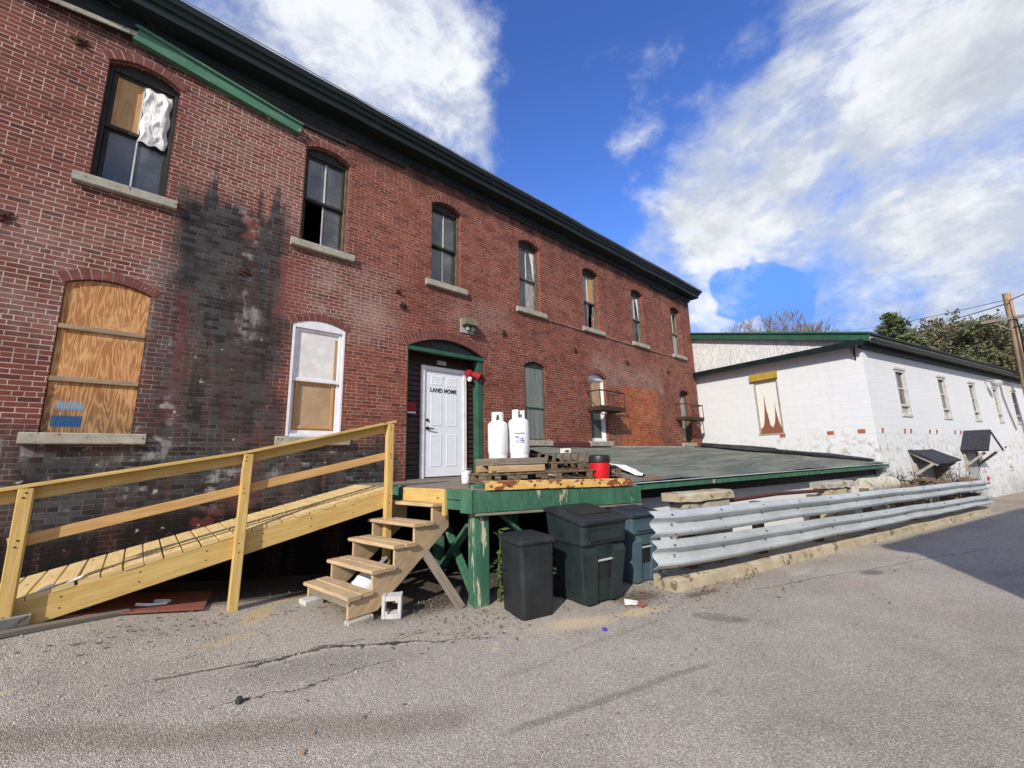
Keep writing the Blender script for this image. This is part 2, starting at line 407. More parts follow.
def plywood_mat():
    n = N('weathered_plywood'); P = n.coord(); x = n.sep(P)
    w = n.noise(n.comb(n.mul(x[0], 4.6), n.mul(x[2], .75), 0.), 1.1, 3, .5)
    g = n.m('SINE', n.add(n.mul(w, 95.), n.mul(x[0], 90.)))
    fine = n.noise(n.comb(n.mul(x[0], 90.), n.mul(x[2], 5.), 0.), 1., 4)
    col = n.mix(n.ss(g, -.7, .95), (.36, .155, .055), (.56, .31, .13))
    col = n.mix(n.ss(fine, .35, .75, 0., .5), col, (.30, .12, .04))
    big = n.noise(P, 2.2, 5, .6)
    col = n.mix(n.ss(big, .48, .72, 0., .75), col, (.70, .42, .19))
    Z = n.sub(x[2], LIFT)
    low = n.mul(n.ss(n.add(Z, n.mul(n.sub(big, .5), .8)), .45, 1.05, 1., 0.), n.ss(g, -1., 1., 1., .55))
    col = n.mix(n.mul(low, .8), col, (.12, .075, .045))
    blue = n.add(n.mul(n.rect(n.add(x[0], n.mul(n.sub(fine, .5), .03)), Z, -.80, -.56, .47, .60, .012), 1.), n.mul(n.rect(n.add(x[0], n.mul(n.sub(fine, .5), .05)), Z, -.78, -.56, .66, .76, .02), n.ss(fine, .3, .6, .3, .9)))
    col = n.mix(n.mn(blue, 1.), col, n.mix(n.ss(Z, .62, .7), (.02, .075, .17), (.16, .29, .40)))
    return n.out(col, .75, n.bump(n.add(fine, n.mul(g, .2)), .003, .8), .25)
M['ply'] = plywood_mat()
M['plypanel'] = simple('tan_board_panel', (.52, .30, .13), (.38, .20, .085), 5, .7, .002, stretch=(4, 4, .7))
M['tanpanel'] = simple('tan_cardboard_panel', (.46, .31, .19), (.36, .23, .13), 4, .75, .002)
M['batten'] = wood('grey_batten', (.34, .24, .15), (.24, .16, .10), (.42, .30, .19), weather=.4)
M['lumber'] = wood('new_treated_pine', (.56, .385, .135), (.475, .305, .095), (.64, .46, .19))
M['railpine'] = wood('orange_pine', (.56, .34, .135), (.47, .26, .09), (.66, .43, .20))
M['deckpine'] = wood('sunned_deck_pine', (.62, .46, .22), (.52, .36, .15), (.70, .54, .29))
M['stairwood'] = wood('weathered_stair_board', (.55, .40, .23), (.42, .29, .165), (.62, .46, .27), weather=.35, greycol=(.235, .195, .155))
M['greywood'] = wood('grey_weathered_wood', (.245, .205, .16), (.165, .135, .105), (.30, .25, .19), weather=.5, greycol=(.16, .145, .125), knots=False)
M['palletwood'] = wood('old_pallet_wood', (.20, .135, .085), (.12, .08, .055), (.29, .20, .12), weather=.4, greycol=(.10, .08, .068), knots=False)
M['palewood'] = wood('pale_pallet_block', (.50, .36, .19), (.36, .23, .11), (.60, .45, .25), weather=.15)
M['darksiding'] = simple('dark_brown_siding', (.030, .016, .013), (.055, .028, .022), 5, .6, .003, stretch=(.5, 1, 3))
M['dooredge'] = simple('door_white', (.76, .79, .83), (.70, .73, .77), 4, .4, .001)
M['doorframe'] = simple('door_casing_white', (.80, .76, .74), (.66, .60, .58), 7, .5, .001)
M['metalblack'] = simple('black_hardware', (.012, .012, .013), (.02, .02, .02), 8, .4, None, metal=.3)
M['letter'] = simple('black_letters', (.02, .02, .022), (.03, .03, .03), 8, .6, None)
M['redpaint'] = simple('red_sign_paint', (.30, .012, .03), (.22, .01, .02), 6, .5, .001)
M['redplastic'] = simple('bright_red_plastic', (.62, .012, .02), (.52, .01, .016), 5, .35, .001, spec=.5)
M['blackplastic'] = simple('black_plastic', (.010, .011, .012), (.018, .019, .020), 5, .45, .002, spec=.45)
M['binblack'] = simple('black_bin_plastic', (.012, .014, .016), (.022, .025, .028), 4, .5, .003, spec=.4, c3=(.055, .055, .055), thr=.72)
M['bingreen'] = simple('dark_green_bin_plastic', (.012, .022, .022), (.022, .036, .035), 4, .45, .003, spec=.45, c3=(.06, .07, .065), thr=.73)
M['binblue'] = simple('slate_blue_bin_plastic', (.055, .095, .125), (.075, .12, .15), 4, .5, .003, spec=.45, c3=(.15, .18, .19), thr=.73)
M['binlidblue'] = simple('dark_navy_lid', (.018, .022, .032), (.028, .033, .045), 4, .5, .003, spec=.4)
M['tank'] = simple('white_tank_paint', (.80, .81, .82), (.73, .745, .76), 3, .35, .001, c3=(.45, .42, .38), thr=.76, spec=.5)
M['brass'] = simple('brass_valve', (.35, .24, .08), (.25, .17, .06), 8, .35, None, metal=.9)
M['label'] = simple('blue_grey_print', (.12, .13, .28), (.22, .22, .34), 30, .6, None)
M['galv'] = simple('galvanised_steel', (.56, .595, .605), (.40, .43, .44), 3, .45, .003, metal=.3, spec=.5, c3=(.30, .22, .13), thr=.70, c3scale=1.6, stretch=(.5, 1, 1), r2=.8)
M['bolt'] = simple('dark_bolt', (.20, .18, .16), (.12, .10, .09), 20, .6, None, metal=.6)
M['rust'] = simple('rusty_plate', (.07, .028, .018), (.035, .016, .012), 5, .85, .004)
M['rustyellow'] = simple('rusted_yellow_paint', (.72, .50, .20), (.60, .33, .085), 7, .6, .006, c3=(.22, .065, .022), thr=.535, c3scale=5.5, r2=.9, stretch=(1, 1, 2))
M['iron'] = simple('dark_rusted_iron', (.035, .018, .013), (.065, .032, .022), 10, .8, .003)
M['concrete'] = simple('aged_concrete', (.42, .39, .33), (.30, .275, .23), 5, .95, .008, c3=(.20, .175, .12), thr=.60)
M['kerb'] = simple('stained_kerb_concrete', (.47, .41, .30), (.33, .27, .185), 3, .95, .012, c3=(.17, .14, .09), thr=.60)
M['cinder'] = simple('pale_cinder_block', (.56, .55, .53), (.44, .43, .41), 14, .95, .006)
M['culvert'] = simple('pale_concrete_pipe', (.58, .55, .46), (.40, .37, .29), 5, .95, .01, c3=(.18, .17, .12), thr=.62)
M['maroon'] = simple('maroon_pipe_paint', (.10, .028, .028), (.07, .02, .02), 5, .6, .001)
M['redboard'] = simple('red_brown_board', (.30, .105, .068), (.22, .075, .05), 4, .8, .002)
M['membrane'] = simple('black_roof_membrane', (.012, .013, .016), (.035, .036, .042), 5, .45, .03)
M['lamp'] = simple('tarnished_lamp_metal', (.20, .18, .10), (.12, .11, .07), 9, .6, .003)
M['lampgrey'] = simple('grey_lamp_housing', (.42, .43, .42), (.3, .31, .3), 9, .5, .002)
M['blueplastic'] = simple('blue_plastic_scrap', (.03, .12, .28), (.05, .17, .36), 6, .5, .001)
M['hoodroof'] = simple('charcoal_shingle_hood', (.020, .022, .027), (.038, .040, .047), 12, .8, .006)
M['polewood'] = simple('utility_pole_wood', (.50, .34, .21), (.36, .23, .13), 3, .9, .008, stretch=(5, 5, .35), c3=(.12, .06, .035), thr=.64)
M['wire'] = simple('cable_black', (.02, .02, .022), (.03, .03, .03), 3, .6, None)
M['yellowpaint'] = simple('mustard_paint', (.44, .29, .045), (.36, .22, .03), 5, .6, .002)
def shingle_mat():
    n = N('mossy_grey_shingles'); P = n.coord(); x = n.sep(P)
    d = n.add(n.mul(x[1], -1.02), 0.)                       # down-slope distance
    wob = n.mul(n.sub(n.noise(P, 3., 3), .5), .05)
    b = n.nd('ShaderNodeTexBrick', offset=.5, offset_frequency=2)
    n.put(b.inputs['Vector'], n.comb(x[0], n.add(d, wob), 0.)); n.put(b.inputs['Color1'], (.150, .165, .140)); n.put(b.inputs['Color2'], (.098, .115, .098)); n.put(b.inputs['Mortar'], (.035, .042, .036))
    n.put(b.inputs['Scale'], 1.); n.put(b.inputs['Mortar Size'], .006); n.put(b.inputs['Mortar Smooth'], .5); n.put(b.inputs['Brick Width'], .3); n.put(b.inputs['Row Height'], .14)
    a = n.noise(n.map(P, (.35, 1.6, 1)), 1.6, 6, .62)
    col = n.mix(n.ss(a, .40, .66, 0., .8), b.outputs['Color'], (.235, .235, .195))
    col = n.mix(n.ss(n.noise(n.map(P, (.5, 7., 1)), 1.1, 4, .6), .50, .66, 0., .55), col, (.075, .09, .075))
    col = n.mix(n.ss(n.noise(P, 2.6, 6, .65), .5, .7, 0., .45), col, (.095, .125, .095))
    gr = n.noise(P, 90., 2)
    col = n.mix(n.ss(gr, .5, .75, 0., .35), col, (.28, .28, .25))
    return n.out(col, .9, n.bump(n.add(n.mul(n.sub(1., b.outputs['Fac']), .6), n.mul(gr, .4)), .008, .8), .2)
M['shingle'] = shingle_mat()
def whiteblock_mat(name, bw=.46, row=.235, stains=True):
    n = N(name); P = n.coord(); x = n.sep(P)
    g = n.nd('ShaderNodeNewGeometry')
    tr = n.nd('ShaderNodeVectorTransform', vector_type='NORMAL', convert_from='WORLD', convert_to='OBJECT'); n.L.new(g.outputs['True Normal'], tr.inputs[0])
    side = n.m('GREATER_THAN', n.m('ABSOLUTE', n.sep(tr.outputs[0])[0]), .7)
    u = n.add(n.mul(x[0], n.sub(1., side)), n.mul(x[1], side))
    wob = n.mul(n.sub(n.noise(P, 2., 3), .5), .02)
    b = n.nd('ShaderNodeTexBrick', offset=.5, offset_frequency=2)
    n.put(b.inputs['Vector'], n.comb(n.add(u, wob), n.add(x[2], wob), 0.)); n.put(b.inputs['Color1'], (.66, .675, .685)); n.put(b.inputs['Color2'], (.64, .655, .665)); n.put(b.inputs['Mortar'], (.595, .61, .62))
    n.put(b.inputs['Scale'], 1.); n.put(b.inputs['Mortar Size'], .009); n.put(b.inputs['Mortar Smooth'], .6); n.put(b.inputs['Brick Width'], bw); n.put(b.inputs['Row Height'], row)
    a = n.noise(P, .8, 6, .65); vs = n.noise(n.map(P, (4, 4, .4)), 1., 5, .6)
    col = n.mix(n.ss(a, .45, .7, 0., .55), b.outputs['Color'], (.68, .69, .695))
    col = n.mix(n.ss(vs, .55, .8, 0., .35), col, (.50, .50, .49))
    fine = n.noise(P, 22., 5)
    if stains:
        Z = n.sub(x[2], LIFT)
        low = n.ss(n.add(Z, n.mul(n.sub(a, .5), 1.2)), .0, .7, 1., 0.)
        pk = n.noise(P, 5., 6, .65)
        col = n.mix(n.mul(low, n.ss(pk, .50, .60, 0., .65)), col, (.40, .36, .29))
        col = n.mix(n.mul(low, n.ss(pk, .64, .68, 0., .8)), col, (.33, .15, .08))
        col = n.mix(n.mul(n.ss(Z, -1.7, -.6, 1., 0.), n.ss(a, .35, .6, .1, .7)), col, (.30, .28, .24))
    h = n.add(n.mul(n.sub(1., b.outputs['Fac']), .5), n.mul(fine, .3))
    return n.out(col, .75, n.bump(h, .006, .7), .25)
M['whiteblock'] = whiteblock_mat('white_painted_block')
M['whiteboards'] = whiteblock_mat('white_shed_boards', 3.0, .22, False)
def wavy_mat():
    n = N('worn_white_wavy_sheet'); P = n.coord(); x = n.sep(P)
    w = n.noise(n.comb(0., n.mul(x[1], 1.8), n.mul(x[2], .55)), 1.6, 2, .4)
    g = n.m('SINE', n.add(n.mul(w, 70.), n.mul(x[1], 10.)))
    a = n.noise(n.map(P, (3, 3, .6)), 1.3, 6, .65)
    col = n.mix(n.ss(g, .0, .9, 0., .42), (.66, .66, .645), (.33, .325, .30))
    col = n.mix(n.ss(a, .45, .72, 0., .6), col, (.42, .41, .37))
    return n.out(col, .8, n.bump(g, .004, .5), .25)
M['wavy'] = wavy_mat()
def peel_panel_mat():
    n = N('white_panel_peeled_to_brown'); P = n.coord(); x = n.sep(P); Z = n.sub(x[2], LIFT)
    nz = n.noise(P, 7., 5, .6); spike = n.noise(n.comb(n.mul(x[1], 7.5), 3.3, 0.), 1., 4, .75)
    def spk(c, w_, h): d = n.m('DIVIDE', n.sub(n.add(x[1], n.mul(n.sub(nz, .5), .05)), c), w_); return n.mul(n.m('POWER', 2.718, n.mul(n.m('ABSOLUTE', d), -1.)), h)
    top = n.add(.60, n.add(n.add(spk(2.78, .055, 1.15), spk(2.47, .045, .85)), n.mul(nz, .30)))
    k = n.ss(n.sub(top, Z), 0., .03)
    col = n.mix(n.mul(k, n.ss(nz, .22, .32)), (.68, .67, .62), (.22, .085, .045))
    return n.out(col, .7, None, .3)
M['peel'] = peel_panel_mat()
def asphalt_mat():
    n = N('worn_asphalt'); P = n.coord(); x = n.sep(P)
    nz = n.sub(n.noise(P, 1.6, 5, .6), .5); nzb = n.sub(n.noise(n.vm('ADD', P, (5, 9, 0)), 6., 5, .65), .5); nzc = n.sub(n.noise(n.vm('ADD', P, (2, 3, 0)), 22., 5, .7), .5)
    X, Y = x[0], x[1]
    vor = n.nd('ShaderNodeTexVoronoi', feature='F1'); n.put(vor.inputs['Vector'], P); n.put(vor.inputs['Scale'], 135.)
    cell = n.sep(vor.outputs['Color'])
    vor2 = n.nd('ShaderNodeTexVoronoi', feature='F1'); n.put(vor2.inputs['Vector'], P); n.put(vor2.inputs['Scale'], 310.)
    c2 = n.sep(vor2.outputs['Color'])
    f = n.add(n.mul(cell[0], .6), n.mul(c2[1], .4))
    col = n.ramp(f, [(.12, (.22, .193, .160)), (.38, (.355, .316, .266)), (.6, (.445, .400, .340)), (.8, (.60, .54, .46)), (.95, (.85, .79, .69))])
    col = n.mix(n.ss(cell[2], .8, .95, 0., .4), col, (.40, .29, .21))
    big = n.noise(P, .35, 5, .62); mid = n.noise(P, 1.3, 6, .65)
    col = n.mix(n.ss(big, .40, .62, 0., .5), col, n.mix(1., col, (.68, .67, .67), 'MULTIPLY'))
    col = n.mix(n.ss(n.noise(n.vm('ADD', P, (31, 8, 0)), .6, 6, .7), .54, .70, 0., .45), col, n.mix(1., col, (1.25, 1.2, 1.1), 'MULTIPLY'))
    col = n.mix(n.mul(n.ss(n.noise(P, 3.7, 6, .7), .62, .72), .5), col, n.mix(1., col, (.55, .53, .52), 'MULTIPLY'))
    col = n.mix(n.ss(mid, .50, .72, 0., .38), col, n.mix(1., col, (.60, .58, .57), 'MULTIPLY'))
    def blob(cx, cy, rx, ry, rot=0., soft=.5, namp=.5, fine=.35):
        dx = n.sub(X, cx); dy = n.sub(Y, cy); c, s_ = math.cos(rot), math.sin(rot)
        a = n.m('DIVIDE', n.add(n.mul(dx, c), n.mul(dy, s_)), rx); b = n.m('DIVIDE', n.sub(n.mul(dy, c), n.mul(dx, s_)), ry)
        d = n.m('SQRT', n.add(n.mul(a, a), n.mul(b, b)))
        d = n.add(d, n.add(n.mul(nz, namp), n.mul(nzb, fine)))
        return n.ss(d, 1. - soft, 1., 1., 0.)
    def line(p, q, w, namp=.10, soft=.5, jag=.05, fine=0.):
        dx, dy = q[0] - p[0], q[1] - p[1]; L = math.hypot(dx, dy); ux, uy = dx / L, dy / L
        rx = n.sub(X, p[0]); ry = n.sub(Y, p[1])
        t = n.add(n.mul(rx, ux), n.mul(ry, uy)); d = n.add(n.sub(n.mul(ry, ux), n.mul(rx, uy)), n.add(n.mul(nz, namp * 2), n.add(n.mul(nzb, jag), n.mul(nzc, fine))))
        ww = n.mul(n.add(.55, n.mul(n.mx(nzb, -.4), 2.6)), w) if fine else w
        k = n.ss(n.m('ABSOLUTE', d), n.mul(ww, soft) if fine else w * soft, ww, 1., 0.)
        return n.mul(k, n.mul(n.ss(t, -.1, .1), n.ss(t, L - .15, L + .1, 1., 0.)))
    dk = lambda m, amt, mulc: n.mix(n.mul(m, amt), col, n.mix(1., col, mulc, 'MULTIPLY'))
    # damp looking dark streak across the foreground and tyre seam
    col = dk(line((-1.6, -2.2), (1.85, -4.25), .20, .16, .15, .12), .6, (.58, .52, .48))
    col = dk(line((1.9, -4.55), (3.7, -5.05), .05, .03, .3), .6, (.5, .5, .52))
    col = dk(line((2.3, -4.0), (4.4, -4.3), .04, .05, .3), .35, (.6, .6, .6))
    col = dk(blob(4.75, -4.70, .34, .14, -1.1, .35, .5), .6, (.5, .5, .5))
    col = dk(blob(7.9, -5.5, .3, .12, -.3, .4, .5), .8, (.4, .4, .4))
    col = dk(blob(1.2, -2.95, .9, .30, -.3, .8, .7), .5, (.55, .55, .56))
    col = n.mix(n.mul(blob(7.2, -4.8, .25, .09, -.3, .4, .5), .6), col, (.50, .47, .42))
    col = dk(line((0.2, -2.55), (1.0, -2.62), .02, .05, .2), .9, (.25, .23, .22))
    # sawdust and sand
    saw = n.mx(blob(1.05, -1.62, .42, .16, 1.0, .8, .9, .8), blob(1.42, -1.25, .30, .10, .25, .8, .9, .8))
    saw = n.mx(saw, n.mul(blob(.75, -2.1, .34, .10, .2, .8, .9, .8), .6))
    col = n.mix(n.mul(saw, n.ss(n.add(nzb, cell[1]), .15, .75)), col, (.62, .44, .17))
    sand = n.mx(blob(3.55, -3.74, .75, .24, -.42, .8, .9, .8), blob(4.3, -4.02, .55, .18, -.3, .8, .9, .8))
    sand = n.mx(sand, n.mul(blob(2.62, -3.55, .16, .05, .8, .6, .8, .9), .8))
    sand = n.mx(sand, n.mul(blob(-.55, -2.35, .10, .05, .3, .6, .8, .9), .9))
    col = n.mix(n.mul(sand, n.ss(cell[1], .1, .8, .55, 1.)), col, (.62, .50, .31))
    sand2 = n.mul(blob(6.9, -5.35, .7, .13, -.55, .9, .9, .8), .5)
    col = n.mix(n.mul(sand2, cell[1]), col, (.50, .33, .19))
    grime = n.mx(blob(4.75, -3.72, .42, .30, -.3, .7, .7, .7), blob(5.35, -4.22, .40, .10, -.25, .8, .8, .8))
    col = n.mix(n.mul(grime, n.ss(cell[1], .15, .7, .35, .95)), col, (.075, .058, .045))
    under = n.rect(X, Y, 1.9, 6.2, -2.4, .5, .25)  # shade under dock and ramp painted into the ground colour
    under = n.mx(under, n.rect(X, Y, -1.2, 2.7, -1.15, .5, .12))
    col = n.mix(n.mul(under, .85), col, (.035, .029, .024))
    # far side: browner patch beyond the kerb end
    col = n.mix(n.mul(n.ss(X, 16.5, 18., 0., .5), 1.), col, n.mix(1., col, (.62, .55, .47), 'MULTIPLY'))
    # cracks
    crack = n.mx(line((.79, -2.66), (1.45, -2.66), .040, .07, .3, .20, .10), line((1.4, -2.66), (2.15, -3.05), .046, .08, .3, .22, .10))
    crack = n.mx(crack, n.mx(line((1.3, -2.62), (1.75, -2.70), .02, .08, .3, .2, .1), line((1.9, -2.88), (2.3, -2.86), .016, .08, .3, .2, .1)))
    crack = n.mx(crack, line((2.1, -3.03), (2.75, -3.38), .02, .05, .3, .2, .1))
    crack = n.mx(crack, line((.55, -3.1), (1.1, -3.24), .018, .06, .3, .2, .1))
    crack = n.mx(crack, line((1.05, -3.22), (1.85, -3.2), .014, .08, .3, .2, .1))
    crack = n.mx(crack, n.mul(line((6.0, -4.6), (11., -6.6), .012, .10, .4), .6))
    col = n.mix(n.mul(crack, .9), col, (.025, .022, .02))
    lip = n.mx(line((.85, -2.71), (1.45, -2.71), .022, .05, .4), line((1.42, -2.71), (2.2, -3.12), .024, .06, .4))
    col = n.mix(n.mul(n.mul(lip, n.sub(1., crack)), .6), col, (.56, .51, .44))
    h = n.add(n.mul(vor.outputs['Distance'], -1.2), n.add(n.mul(cell[0], .5), n.sub(n.mul(mid, .8), n.mul(crack, 4.))))
    return n.out(col, .9, n.bump(h, .006, .75), .25)
M['asphalt'] = asphalt_mat()
M['hill'] = simple('brown_spring_hillside', (.060, .055, .030), (.095, .080, .048), .08, .95, None, c3=(.045, .06, .025), thr=.55)
M['bark'] = simple('grey_bark', (.13, .115, .105), (.20, .18, .165), 6, .95, .01)
M['twig'] = simple('fine_grey_twigs', (.16, .14, .13), (.23, .205, .19), 2, .95, None)
M['twigbrown'] = simple('brown_budding_twigs', (.13, .105, .06), (.19, .16, .10), 2, .95, None)
M['budleaf'] = simple('olive_spring_buds', (.095, .11, .042), (.15, .155, .07), 1.5, .9, None)
M['budleaf2'] = simple('brown_spring_buds', (.12, .115, .055), (.18, .155, .09), 1.5, .9, None)
M['needle'] = simple('dark_pine_needles', (.085, .11, .045), (.15, .17, .07), 1.5, .85, None)
M['dryweed'] = simple('dry_brown_weed', (.20, .145, .08), (.11, .08, .05), 3, .9, None)
M['leaf'] = simple('bright_weed_leaf', (.13, .16, .05), (.08, .11, .035), 6, .6, None)
M['litter'] = simple('dead_leaf_litter', (.16, .085, .045), (.30, .20, .12), 9, .9, None)
M['roofdark'] = simple('dark_asphalt_roofing', (.03, .03, .032), (.05, .05, .05), 2, .9, .004)
M['clapboard'] = simple('beige_clapboard', (.42, .39, .33), (.36, .33, .28), 3, .8, .004)
M['plastgrey'] = simple('grey_plastic_collar', (.22, .23, .24), (.16, .17, .18), 6, .5, .002)
# ================================================================== the brick building
M['archbrick'] = simple('arch_brick', (.20, .066, .048), (.105, .036, .031), 9, .9, .006, c3=(.30, .19, .15), thr=.64)
bb = thing('brick_building', 'long two storey red brick building with soot stained wall and dark green eave', 'building', (0, 0, -LIFT))
XL, XR, ZT = -6.0, 15.4, 6.03
HOLES = []
def arc(x0, x1, zs, rise, n=10):
    a = (x1 - x0) / 2; r = (a * a + rise * rise) / (2 * rise); cx = (x0 + x1) / 2; cz = zs + rise - r
    t0 = math.asin(min(1, a / r)); return [(cx + r * math.sin(t), cz + r * math.cos(t)) for t in [t0 - 2 * t0 * k / n for k in range(n + 1)]], (cx, cz, r, t0)
def hole(x0, x1, zb, zs, rise):
    pts, info = arc(x0, x1, zs, rise)
    HOLES.append([(x0, zb), (x1, zb)] + pts); return info
def arch_bricks(x0, x1, zs, rise, n, h=.215, par=None):
    _, (cx, cz, r, t0) = arc(x0, x1, zs, rise)
    mb = MB(); e = .03 / r
    m = 14
    ring = [(r + .004, t0 + e - 2 * (t0 + e) * k / m) for k in range(m + 1)]
    for k in range(m):
        a0, a1 = ring[k][1], ring[k + 1][1]
        q = [V(cx + rr * math.sin(t), -.0025, cz + rr * math.cos(t)) for rr, t in ((r + .002, a0), (r + h, a0), (r + h, a1), (r + .002, a1))]
        mb.face(q)
    mb.m = 1
    for k in range(n):
        a0 = -t0 - e + 2 * (t0 + e) * (k + .10) / n; a1 = -t0 - e + 2 * (t0 + e) * (k + .90) / n
        j = random.uniform(-.003, .004); y0 = -.008 - random.uniform(0, .004)
        q = [V(cx + rr * math.sin(t), y0, cz + rr * math.cos(t)) for rr, t in ((r - .001, a0), (r + h - .004 + j, a0), (r + h - .004 + j, a1), (r - .001, a1))]
        mb.prism(q, (0, .05, 0))
    mb.build('arch', [M['mortar'], M['archbrick']], par)
def sash(mb, x0, x1, z0, z1, y, st=.045, munt=.022, d=.035, vert=True):
    mb.box(x0, x0 + st, y, y + d, z0, z1); mb.box(x1 - st, x1, y, y + d, z0, z1)
    mb.box(x0 + st, x1 - st, y + .001, y + d, z1 - st, z1 - .001); mb.box(x0 + st, x1 - st, y + .001, y + d, z0 + .001, z0 + st * 1.15)
    if vert:
        c = (x0 + x1) / 2; m2 = MB(); m2.box(c - munt / 2, c + munt / 2, y + .002, y + d - .004, z0 + st, z1 - st); return m2
def puff_mesh(x0, x1, z0, z1, y, n=18, amp=.05, sd=1):
    from mathutils import noise as mn
    rnd = random.Random(sd); mb = MB(); vs = []; fs = []
    ph = [(rnd.uniform(1, 9), rnd.uniform(12, 46), rnd.uniform(0, 6)) for _ in range(7)]
    for j in range(n + 1):
        for i in range(n + 1):
            u, v = i / n, j / n
            x = x0 + (x1 - x0) * u + .012 * math.sin(v * 17 + sd); z = z0 + (z1 - z0) * v + .015 * math.sin(u * 13 + sd)
            b = .8 * mn.noise(V(u * 2.4, v * 4.5, sd * 3.1)) + .35 * mn.noise(V(u * 5 + 9, v * 10, sd * 1.7)) + .16 * mn.noise(V(u * 13, v * 16, sd)) + .30 * math.sin(v * 15 + 2 * u + 3 * mn.noise(V(u * 2.4, v * 2, 5)))
            edge = min(1, 6 * min(u, 1 - u, v, 1 - v) + .1)
            vs.append((x, y - amp * edge * (.5 + .9 * b), z))
    for j in range(n):
        for i in range(n):
            a = j * (n + 1) + i; fs.append((a, a + 1, a + n + 2, a + n + 1))
    return mb.mesh(vs, fs)
def pane(kind, x0, x1, z0, z1, y, par, sd=0):
    q = lambda yy: [V(x0, yy, z0), V(x1, yy, z0), V(x1, yy, z1), V(x0, yy, z1)]
    if kind == 'o': return
    t = random.uniform(-.004, .004)
    if kind in 'gtb':
        mb = MB()
        if kind == 'b':      # broken: jagged remains of glass
            mb.face([V(x0, y, z1), V(x0, y, z0 + .2 * (z1 - z0)), V(x0 + .3 * (x1 - x0), y, z0 + .55 * (z1 - z0)), V(x0 + .45 * (x1 - x0), y, z1)])
        else: mb.face([V(x0, y + t, z0), V(x1, y - t, z0), V(x1, y - t, z1), V(x0, y + t, z1)])
        mb.build('pane', M['glass'], par)
        if kind == 't':      # a torn curtain pressed against the glass
            c = MB(); xm = x0 + .45 * (x1 - x0)
            c.prism([V(xm, y - .006, z1), V(x1, y - .006, z1), V(x1, y - .006, z0), V(x1 - .15 * (x1 - x0), y - .006, z0 + .1), V(x0 + .75 * (x1 - x0), y - .006, (z0 + z1) / 2)], (0, .003, 0))
            c.build('curtain', M['paper'], par)
    elif kind == 'p': MB().prism(q(y - .004), (0, .012, 0)).build('plywood_panel', M['plypanel'], par)
    elif kind == 'k': MB().prism(q(y - .004), (0, .012, 0)).build('tan_panel', M['tanpanel'], par)
    elif kind == 'c': puff_mesh(x0, x1, z0, z1, y, 14, .012, sd).build('curtain', M['curtain'], par, smooth=True)
    elif kind == 'w': puff_mesh(x0 - .005, x1 + .02, z0 - .10, z1, y - .02, 44, .05, sd).build('insulation_stuffing', M['puff'], par, smooth=True)
    elif kind == 's': MB().face(q(y)).build('insect_screen', M['screen'], par)
    elif kind == 'v': MB().face(q(y)).build('window_blind', M['paper'], par)
    elif kind == 'f': MB().face(q(y)).build('fogged_sheet', M['fogglass'], par)
def window(x0, x1, zb, zs, rise, frame, sashm, panes, label=None, silldx=.13, yd=.13, vert=True, sillm='sill', nv=15, ustile=.045):
    """arched double hung window: frame is the part; sashes, panes and sill are its sub-parts"""
    hole(x0, x1, zb, zs, rise)
    arch_bricks(x0, x1, zs, rise, max(8, round((x1 - x0) / .078)), h=.125, par=bb)
    mb = MB(); f = .042
    mb.box(x0 + .002, x0 + f, yd - .03, yd + .1, zb + .012, zs + .02); mb.box(x1 - f, x1 - .002, yd - .03, yd + .1, zb + .012, zs + .02)
    pts, _ = arc(x0 + .002, x1 - .002, zs, rise)
    zt = zs - .05
    hd = MB()
    hd.prism([V(x0 + f, yd - .028, zt), V(x1 - f, yd - .028, zt)] + [V(x, yd - .028, z - .003) for x, z in pts], (0, .12, 0))
    mb.box(x0 + f, x1 - f, yd - .02, yd + .1, zb + .004, zb + .05)
    w = mb.build('window', M[frame], bb)
    hd.build('head_panel', M[frame if frame == 'vinyl' else 'blackpaint'], w)  # black head paints in the arch shadow, except on vinyl frames
    if label: w['label'] = label
    mid = (zb + .05 + zt) / 2; a, b = x0 + f + .002, x1 - f - .002
    if panes is not None:
        s1 = MB(); k1 = sash(s1, a, b, mid - .02, zt, yd, vert=vert, st=ustile); s1.build('sash', M[sashm], w)
        s2 = MB(); k2 = sash(s2, a, b, zb + .052, mid + .02, yd + .04, vert=vert); s2.build('sash', M[sashm], w)
        for k_ in (k1, k2):
            if k_: k_.build('muntin', M['sashwhite'], w)
        c = (a + b) / 2; st = .045
        if vert:
            for i, (u0, u1, z0, z1, y) in enumerate(((a + st, c - .011, mid + .025, zt - st, yd + .02), (c + .011, b - st, mid + .025, zt - st, yd + .02), (a + st, c - .011, zb + .1, mid - .025, yd + .06), (c + .011, b - st, zb + .1, mid - .025, yd + .06))):
                pane(panes[i], u0, u1, z0, z1, y, w, sd=int(x0 * 10) + i)
        else:
            pane(panes[0], a + st, b - st, mid + .025, zt - st, yd + .02, w, 3); pane(panes[1], a + st, b - st, zb + .1, mid - .025, yd + .06, w, 5)
    s = MB(); s.box(x0 - silldx, x1 + silldx, -.075, .16, zb - .125, zb + .002, ch=.012)
    s.build('sill', M[sillm], w)
    return w
M['sashgrey'] = simple('grey_flaking_sash', (.20, .19, .165), (.10, .09, .075), 9, .8, .003, c3=(.42, .41, .38), thr=.6)
U = [(-.84, -.118), (1.55, 2.29), (3.97, 4.69), (6.39, 7.11), (8.85, 9.56), (11.31, 12.0), (13.88, 14.58)]
ZB, ZS = 3.545, 5.265
pan = ['pwgg', 'ggog', 'gggg', 'gtgc', 'cpgb', 'ctgg', 'gbcc']
frm = ['blackpaint', 'oldwood', 'oldwood', 'oldwood', 'oldwood', 'oldwood', 'oldwood']
